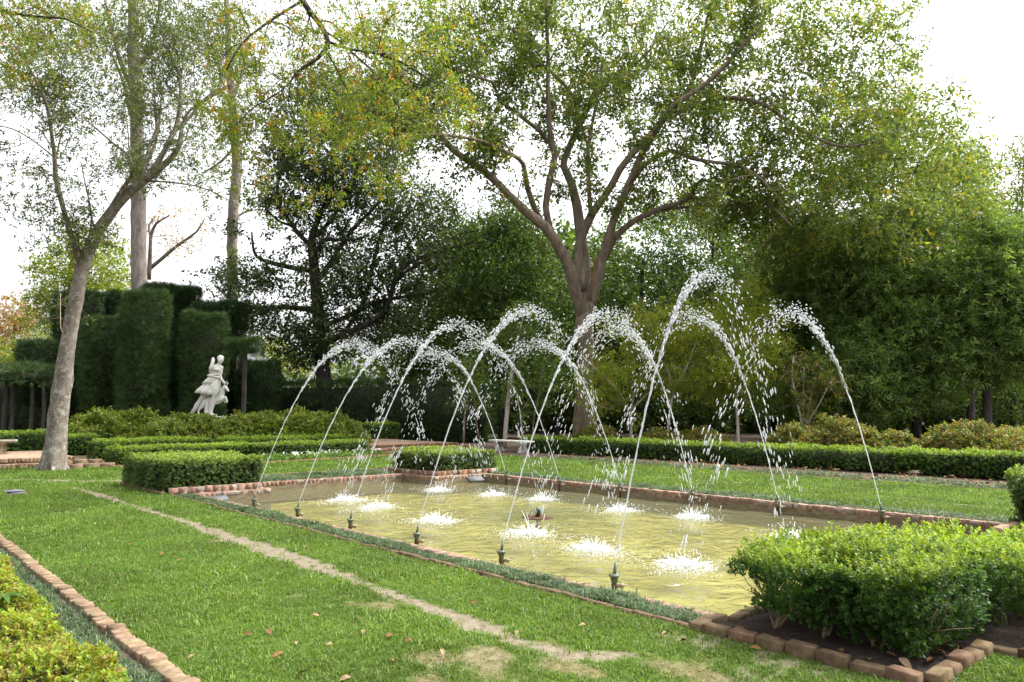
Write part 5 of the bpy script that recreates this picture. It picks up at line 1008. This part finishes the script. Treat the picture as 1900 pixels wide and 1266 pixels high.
# tunic: two pleated tiers and a sash
def drape(name, rings, nf, amp, sides=72, seed=0):
    r = np.random.default_rng(seed); ph = r.random() * 6.28; V = []; n = len(rings); ang = np.linspace(0, 2 * np.pi, sides, endpoint=False)
    for i, (cx_, cy_, hw, dep, slope) in enumerate(rings):
        u = i / (n - 1); f = 1 + amp * u * (np.sin(nf * ang + ph + .6 * np.sin(3 * ang)) * .7 + .5 * np.sin((nf * 1.7) * ang + 1.3)); c = S(cx_, cy_, 0)
        V.append(np.stack([c[0] + np.cos(ang) * hw * K * f, np.sin(ang) * dep * K * f, c[2] + np.cos(ang) * slope * K + amp * u * 10 * K * np.sin(nf * ang)], -1))
    mb_ = MB(); i = np.arange(n - 1)[:, None] * sides; j = np.arange(sides)[None]; k = (j + 1) % sides
    mb_.add(np.concatenate(V), np.stack([i + j, i + sides + j, i + sides + k, i + k], -1).reshape(-1, 4)); o = obj(name, mb_.mesh(name, M['marble'], True), st); sd_ = o.modifiers.new('thick', 'SOLIDIFY'); sd_.thickness = .02; return o
drape('tunic_skirt', [(532, 580, 72, 62, 0), (515, 640, 98, 80, -4), (490, 700, 125, 98, -12), (465, 750, 142, 110, -20), (452, 790, 148, 116, -24)], 11, .13, seed=2)
drape('tunic_overfold', [(536, 545, 70, 64, 0), (525, 580, 84, 76, 0), (500, 620, 92, 84, -6), (480, 655, 98, 90, -8)], 9, .10, seed=4)
mb = MB(); a = np.linspace(0, 2 * np.pi, 25); mb.tube(np.stack([S(533, 555)[0] + np.cos(a) * 82 * K, np.sin(a) * 74 * K, S(533, 555)[2] + np.cos(a) * -8 * K + np.sin(2 * a) * 6 * K], -1), np.full(25, 13 * K), 8, caps=False)
mb.tube(np.stack([S(533, 540)[0] + np.cos(a) * 76 * K, np.sin(a) * 70 * K, S(533, 535)[2] + np.cos(a) * 10 * K + np.sin(2 * a) * 5 * K], -1), np.full(25, 12 * K), 8, caps=False)
q = smooth_path([S(530, 660, -.26), S(540, 690, -.3), S(533, 730, -.3)], step=.05); mb.tube(q, np.linspace(14, 7, len(q)) * K, 8); obj('sash', mb.mesh('sash', M['marble'], True), st)
mb = MB(); q = smooth_path([S(455, 510, .12), S(470, 420, .15), S(488, 330, .16)], step=.08); mb.tube(q, np.linspace(15, 22, len(q)) * K, 10); obj('quiver', mb.mesh('quiver', M['marble'], True), st)
sculpt('deer', [[(405, 905, .12, 52), (460, 880, .1, 60), (540, 865, .05, 60), (610, 850, 0, 52), (635, 790, -.02, 38), (650, 730, -.03, 28), (670, 695, -.04, 26), (700, 715, -.05, 20), (732, 750, -.06, 11)],
                [(395, 915, .16, 42), (345, 965, .18, 20), (318, 1000, .18, 14), (330, 1060, .16, 13)], [(405, 920, .06, 40), (360, 965, .04, 20), (335, 1005, .04, 13), (345, 1060, .02, 13)],
                [(625, 855, -.05, 30), (668, 850, -.08, 20), (690, 820, -.1, 16), (715, 862, -.12, 12), (725, 900, -.12, 11)], [(625, 870, .05, 28), (660, 862, .06, 18), (690, 850, .06, 14), (675, 905, .05, 11)],
                [(665, 690, .02, 10), (650, 665, .05, 8)], [(682, 690, -.08, 7), (680, 655, -.1, 7), (668, 615, -.1, 6)], [(680, 655, -.1, 6), (700, 625, -.12, 5)], [(692, 692, 0, 7), (700, 655, .02, 6), (690, 610, .03, 5)], [(700, 655, .02, 5), (712, 640, .03, 5)]], .018)
mb = MB(); mb.tube(smooth_path([S(450, 1070, .02), S(458, 980, .02), S(470, 880, .02)], step=.1), np.linspace(42, 30, 1)[0] * K, 9, wob=.06); obj('tree_stump_support', mb.mesh('tree_stump_support', M['marble'], True), st)
mb = MB(); z0 = ZP - .17; mb.box(-.95, .64, -.42, .42, z0, ZP - .004); mb.box(-.90, .59, -.37, .37, ZP - .004, ZP + .012); obj('plinth', mb.mesh('plinth', M['marble']), st)
mb = MB(); mb.box(-.92, .6, -.4, .4, 0.0, z0); ped = obj('pedestal', mb.mesh('pedestal', M['mortar']), st)
PB = brick_set(.21, .06, .07, M['brick'], .004)
zz = z0 - .005; r_ = 0
while zz > .9:
    lay(ped, PB, (-.93, -.41), (.61, -.41), zz, .217, jz=.001, jr=.004); zz -= .079

# ------------------------------------------------------------------ fountain: nozzles, jets, splashes
def nozzle(label, base, aim, k):
    t_ = thing('fountain_nozzle', label, 'nozzle', base, 0, 'fountain nozzles along the pool rims'); d = unit(np.array([*(aim[:2] - base[:2]), 0])); tilt = unit(d * .30 + np.array([0, 0, 1.]))
    mb_ = MB(); mb_.lathe([(.0, -.2), (.026, -.2), (.026, .12), (.030, .13), (.030, .16), (.02, .165), (0, .165)], sides=12); obj('riser_pipe', mb_.mesh('riser_pipe', M['rust'], True), t_)
    mb_ = MB(); mb_.lathe([(.02, .16), (.026, .17), (.036, .20), (.038, .222), (.050, .228), (.053, .236), (.051, .246), (.035, .254), (.0, .256)], sides=14); obj('collar', mb_.mesh('collar', M['bronze'], True), t_)
    mb_ = MB(); q0 = np.array([0, 0, .245]); mb_.tube([q0, q0 + tilt * .05, q0 + tilt * .115], [.018, .016, .015], 10); obj('spout', mb_.mesh('spout', M['bronze'], True), t_)
    v = unit(np.array([RGT[0], RGT[1], .12])); b = np.array([0, 0, .135]); mb_ = MB(); mb_.tube([b + v * .015, b + v * .05, b + v * .06, b + v * .085, b + v * .09, b + v * .13], [.016, .016, .024, .024, .009, .006], 10); vl = obj('valve', mb_.mesh('valve', M['brass'], True), t_)
    mb_ = MB(); up_ = np.array([0, 0, 1.]); c_ = b + v * .075; mb_.tube([c_ - up_ * .03, c_ - up_ * .015, c_ + up_ * .015, c_ + up_ * .03], [.004, .007, .007, .004], 7); obj('valve_handle', mb_.mesh('valve_handle', M['brass'], True), vl)
    return np.array(base) + q0 + tilt * .115
ORD = ['first', 'second', 'third', 'fourth', 'fifth', 'sixth']
def ico():
    p = (1 + 5 ** .5) / 2; V = np.array([(-1, p, 0), (1, p, 0), (-1, -p, 0), (1, -p, 0), (0, -1, p), (0, 1, p), (0, -1, -p), (0, 1, -p), (p, 0, -1), (p, 0, 1), (-p, 0, -1), (-p, 0, 1)]) / math.sqrt(1 + p * p)
    F = np.array([(0, 11, 5), (0, 5, 1), (0, 1, 7), (0, 7, 10), (0, 10, 11), (1, 5, 9), (5, 11, 4), (11, 10, 2), (10, 7, 6), (7, 1, 8), (3, 9, 4), (3, 4, 2), (3, 2, 6), (3, 6, 8), (3, 8, 9), (4, 9, 5), (2, 4, 11), (6, 2, 10), (8, 6, 7), (9, 8, 1)]); return V, F
ICO = ico()
def drops_mesh(name, pos, d, rad, stretch, mat):
    V, F = ICO; n = len(pos); R = rot_to(d, rng.normal(size=(n, 3))); sc3 = np.stack([rad * rng.uniform(.7, 1.1, n), rad * stretch, rad * rng.uniform(.7, 1.1, n)], -1)
    W = np.einsum('nij,nkj->nki', R, V[None] * sc3[:, None, :]) + pos[:, None, :]
    return mesh_np(name, W.reshape(-1, 3), [(F[None] + (np.arange(n) * 12)[:, None, None]).reshape(-1, 3)], mat, True)
def jet(label, A_, B_, H, k):
    t_ = thing('water_jet', label, 'water jet', (A_[0], A_[1], A_[2]), 0, 'arching jets of the pool fountain'); D = B_ - A_
    pos = lambda u: np.outer(u, D) + np.outer(4 * H * u * (1 - u), [0, 0, 1.])
    vel = lambda u: unit(D[None] + np.outer(4 * H * (1 - 2 * u), [0, 0, 1.]))
    br = .30                                                  # the rope of water holds together up to here
    u = np.linspace(0, br, 90); q = pos(u); wv = .006 * u[:, None] / br; q = q + np.stack([np.sin(u * 190 + k), np.cos(u * 160 + 2 * k), np.sin(u * 120)], -1) * wv
    rad = (.0065 + .0065 * u / br) * (1 + .32 * np.sin(u * 260 + k) * u / br + .25 * rng.normal(size=90) * u / br); mb_ = MB(); mb_.tube(q, np.maximum(rad, .006), 8, wob=.1); obj('stream', mb_.mesh('stream', M['white_water'], True), t_)
    parts = []
    n1 = 560; u1 = rng.beta(1.5, 1.9, n1) * .46 + .19; s1 = .006 + .085 * np.clip((u1 - .2) / .35, 0, 1) ** 1.3             # breaking crest
    n2 = 180; u2 = rng.uniform(.46, .98, n2); s2 = .035 + .13 * (u2 - .46)                                               # the falling rain
    n3 = 24; u3 = rng.uniform(.28, .6, n3); s3 = .13 + 0 * u3
    cl = rng.uniform(.5, 1.0, 16); uc = np.repeat(cl, 7) + rng.normal(size=112) * .006; sc_c = np.repeat(rng.uniform(.03, .09, 16), 7)
    U = np.clip(np.concatenate([u1, u2, u3, uc]), .05, .995); Sg = np.concatenate([s1, s2, s3, sc_c]); off = rng.normal(size=(len(U), 3)) * Sg[:, None]
    if len(cl): off[-112:] += np.repeat(rng.normal(size=(16, 3)) * .10, 7, 0)
    drop = np.concatenate([np.abs(rng.normal(size=n1)) * .07 * np.clip((u1 - .3) * 3, 0, 1), np.zeros(n2), np.abs(rng.normal(size=n3)) * .35, np.zeros(112)])
    p = pos(U) + off; p[:, 2] -= drop; rr = np.concatenate([rng.uniform(.005, .0125, n1), rng.uniform(.004, .008, n2), rng.uniform(.003, .007, n3), rng.uniform(.006, .012, 112)])
    sp = np.abs(1 - 2 * U); stz = 1.5 + 6.0 * sp * rng.uniform(.5, 1.3, len(U)); kz = p[:, 2] + A_[2] > ZW + .02
    obj('droplets', drops_mesh('droplets', p[kz], vel(U)[kz], rr[kz], stz[kz], M['white_water']), t_)['kind'] = 'stuff'
    return t_
def splash(label, c, k, s=1.0):
    t_ = thing('splash', label, 'splash', c, 0, 'splashes where the jets land'); n = 560; el = rng.uniform(.75, 1.25); th0 = rng.random() * 3.14
    def disc(n, sg):
        q = rng.normal(size=(n, 2)) * sg * s * [el, 1 / el]; q = q @ np.array([[math.cos(th0), -math.sin(th0)], [math.sin(th0), math.cos(th0)]]); return q, np.hypot(q[:, 0], q[:, 1])
    q, r = disc(n, .17); hgt = rng.gamma(1.5, .044, n) * np.exp(-(r / (.27 * s)) ** 2) * s + .008
    d = unit(np.stack([q[:, 0] * 1.8, q[:, 1] * 1.8, np.full(n, .22)], -1) + rng.normal(size=(n, 3)) * .07); d[:, 2] = np.abs(d[:, 2]); pos = np.stack([q[:, 0], q[:, 1], hgt * .45], -1); rr = rng.uniform(.003, .008, n) * s
    obj('spray', drops_mesh('spray', pos, d, rr, hgt / rr * .5, M['foam_water']), t_)['kind'] = 'stuff'
    n = 380; q, r = disc(n, .30); pos = np.stack([q[:, 0], q[:, 1], np.full(n, .003)], -1); V, F = ICO
    sc3 = np.stack([rng.uniform(.006, .022, n), rng.uniform(.006, .022, n), rng.uniform(.003, .006, n)], -1) * (np.exp(-r)[:, None]) * s; W = V[None] * sc3[:, None] + pos[:, None]
    obj('foam', mesh_np('foam', W.reshape(-1, 3), [(F[None] + (np.arange(n) * 12)[:, None, None]).reshape(-1, 3)], M['foam_water'], True), t_)['kind'] = 'stuff'
    n = 130; q, r = disc(n, .32); pos = np.stack([q[:, 0], q[:, 1], rng.uniform(.005, .25, n) * np.exp(-r * 1.5)], -1)
    obj('droplets', drops_mesh('droplets', pos, unit(rng.normal(size=(n, 3)) * .5 + [0, 0, 1]), rng.uniform(.0025, .006, n), rng.uniform(1.5, 4, n), M['foam_water']), t_)['kind'] = 'stuff'
HN = [3.05, 3.0, 3.2, 3.25, 3.05, 3.35]; HF = [3.0, 3.1, 2.95, 3.1, 3.15, 3.05]
for k in range(6):
    tip = nozzle(f'{ORD[k]} fountain nozzle on the near long rim, counted from the left', NOZ_NEAR[k], FAR_SPL[k], k); jet(f'{ORD[k]} jet rising from the near rim, counted from the left', tip, FAR_SPL[k], HN[k], k)
    splash(f'{ORD[k]} white splash of the far row, counted from the left', FAR_SPL[k], k, .9)
    tip = nozzle(f'{ORD[k]} fountain nozzle on the far long rim, counted from the left', NOZ_FAR[k], NEAR_SPL[k], k); jet(f'{ORD[k]} jet rising from the far rim, counted from the left', tip, NEAR_SPL[k], HF[k], k + 9)
    splash(f'{ORD[k]} white splash of the near row, counted from the left', NEAR_SPL[k], k, 1.05)
cn = G(998, 960, ZW)
t_ = thing('centre_nozzle', 'short ball topped bronze nozzle in the middle of the pool', 'nozzle', cn)
mb = MB(); mb.lathe([(0, -.2), (.045, -.2), (.045, .07), (.05, .075), (.05, .09), (.03, .1)], sides=14); obj('pipe', mb.mesh('pipe', M['rust'], True), t_)
mb = MB(); th = np.linspace(0, np.pi, 9); mb.lathe([(math.sin(a) * .062 + 1e-4, .125 - math.cos(a) * .055) for a in th], sides=14); obj('ball_head', mb.mesh('ball_head', M['bronze'], True), t_)
mb = MB(); mb.lathe([(.05, -.012), (.26, -.012), (.28, .004), (.24, .012), (.05, .012)], sides=24); obj('collar_ring', mb.mesh('collar_ring', M['rust'], True), t_)
# supply pipe lying under the water along the nozzles
t_ = thing('supply_pipe', 'dark supply pipe lying under water along the far rim', 'pipe', (12.3, 3.6, -.2), 0, 'supply pipes'); mb = MB(); mb.tube([(0, 0, 0), (0, 6, .0), (0, 11.6, 0)], [.028] * 3, 8); obj('pipe', mb.mesh('pipe', M['rust'], True), t_)
t_ = thing('supply_pipe', 'dark supply pipe lying under water along the near rim', 'pipe', (5.72, 3.6, -.24), 0, 'supply pipes'); mb = MB(); mb.tube([(0, 0, 0), (0, 6, .0), (0, 11.6, 0)], [.03] * 3, 8); obj('pipe', mb.mesh('pipe', M['rust'], True), t_)
t_ = thing('supply_pipe', 'dark supply pipe crossing the short end of the pool', 'pipe', (5.75, 15.1, -.21), 0, 'supply pipes'); mb = MB(); mb.tube([(0, 0, 0), (3, 0, .0), (6.5, 0, 0)], [.03] * 3, 8); obj('pipe', mb.mesh('pipe', M['rust'], True), t_)

# ------------------------------------------------------------------ fallen leaves, strap leaf plant
def fallen(seed, mat):
    r = np.random.default_rng(seed); V = []; n = 7
    for i in range(n):
        u = i / (n - 1); wd = math.sin(math.pi * min(1, u * 1.0 + .03)) ** .8 * .22 + .01; z = .10 * math.sin(u * 3.1) + r.normal() * .02
        V += [(-wd, u, z + .12 * wd * 3), (0, u, z), (wd, u, z + .16 * wd * 3)]
    F4 = []
    for i in range(n - 1): b = 3 * i; F4 += [(b, b + 1, b + 4, b + 3), (b + 1, b + 2, b + 5, b + 4)]
    return mesh_np('fallen_leaf', np.array(V) - [0, .5, 0], [np.array(F4)], mat, True)
FM = [fallen(k, M['dead_leaf'] if k < 3 else M['dead_leaf_pale']) for k in range(5)]
LV = [(301, 1028), (333, 1040), (101, 986), (106, 1014), (178, 972), (116, 951), (498, 1173), (460, 1177), (610, 1195), (552, 1193), (381, 1140), (393, 1146), (515, 1215), (354, 1219), (401, 1065), (569, 1016), (175, 1050), (439, 1065), (586, 1141), (665, 1150), (758, 1189), (722, 1180), (659, 1086), (1234, 1175), (674, 1173), (1270, 1190), (1375, 1178), (1402, 1203), (820, 1210), (640, 1260), (240, 1010), (70, 968), (560, 1250), (960, 1175), (1080, 1160), (450, 1020), (880, 1120), (730, 1225), (500, 1090), (210, 945)]
for i, (x, y) in enumerate(LV):
    o = obj('fallen_leaf', FM[i % 5], None, G(x, y, .035)); s = rng.uniform(.05, .08); o.scale = (s, s, s); o.rotation_euler = (rng.normal() * .3, rng.normal() * .3, rng.random() * 6.28); tag(o, 'small curled brown leaf fallen on the lawn', 'leaf', 'fallen leaves on the lawn')
LB = [(1375, 1168), (1440, 1185), (1560, 1208), (1610, 1225), (1680, 1232), (1730, 1225), (1760, 1195), (1780, 1205), (1800, 1180), (1700, 1210), (1480, 1195), (1650, 1215), (1745, 1210), (1770, 1220)]
for i, (x, y) in enumerate(LB):
    o = obj('fallen_leaf', FM[i % 5], None, G(x, y, .05)); s = rng.uniform(.07, .12); o.scale = (s, s, s); o.rotation_euler = (rng.normal() * .3, rng.normal() * .3, rng.random() * 6.28); tag(o, 'curled brown leaf lying on the dark mulch under the big box shrub', 'leaf', 'fallen leaves on the mulch')
for i, (x, y) in enumerate([(85, 1215), (98, 1246), (225, 1245), (50, 1108), (105, 1150), (75, 1258), (15, 1200)]):
    o = obj('fallen_leaf', FM[i % 5], None, G(x, y, .29)); s = rng.uniform(.05, .075); o.scale = (s, s, s); o.rotation_euler = (rng.normal() * .4, rng.normal() * .4, rng.random() * 6.28); tag(o, 'brown leaf caught on top of the dwarf hedge', 'leaf', 'fallen leaves on the dwarf hedge')
n = 900; x = rng.uniform(18.5, 21, n); y = rng.uniform(2, 20, n); k = rng.random(n) < .6; x[~k] = rng.uniform(21, 26, (~k).sum())
p = np.stack([x, y, np.full(n, .05)], -1); tag(obj('leaf_litter', foliage_mesh('leaf_litter', [T_leaf6(.5, .15, .1)], p, unit(rng.normal(size=(n, 3)) * [1, 1, .25]), np.tile([0, 0, 1.], (n, 1)) + rng.normal(size=(n, 3)) * .3, rng.uniform(.08, .14, n), M['dead_leaf'])), 'brown leaf litter under the long hedge', 'leaf litter', kind='stuff')
g_ = G(6, 1118, .28); t_ = thing('strap_leaf_plant', 'small plant with broad strap leaves poking out of the dwarf hedge', 'plant', g_)
mb = MB(); mb.tube([(0, 0, -.2), (0.004, 0, -.05), (0, 0, .06)], [.006, .005, .004], 6); obj('stem', mb.mesh('stem', M['stem_box']), t_)
for k in range(9):
    a = k * 2.4; d = np.array([math.cos(a), math.sin(a), 0]); sdv = np.array([-d[1], d[0], 0]); V = []
    for i in range(6):
        u = i / 5; c = d * u * .16 + np.array([0, 0, .03 + .10 * u - .12 * u * u]); wd = .019 * math.sin(math.pi * (.12 + .86 * u)) + .001; V += [c - sdv * wd + [0, 0, .004], c, c + sdv * wd + [0, 0, .004]]
    F4 = []
    for i in range(5): b = 3 * i; F4 += [(b, b + 1, b + 4, b + 3), (b + 1, b + 2, b + 5, b + 4)]
    me = mesh_np('leaf', np.array(V), [np.array(F4)], M['near_box_leaf'], True, {'rnd': np.full(18, .35)}); obj('leaf', me, t_)
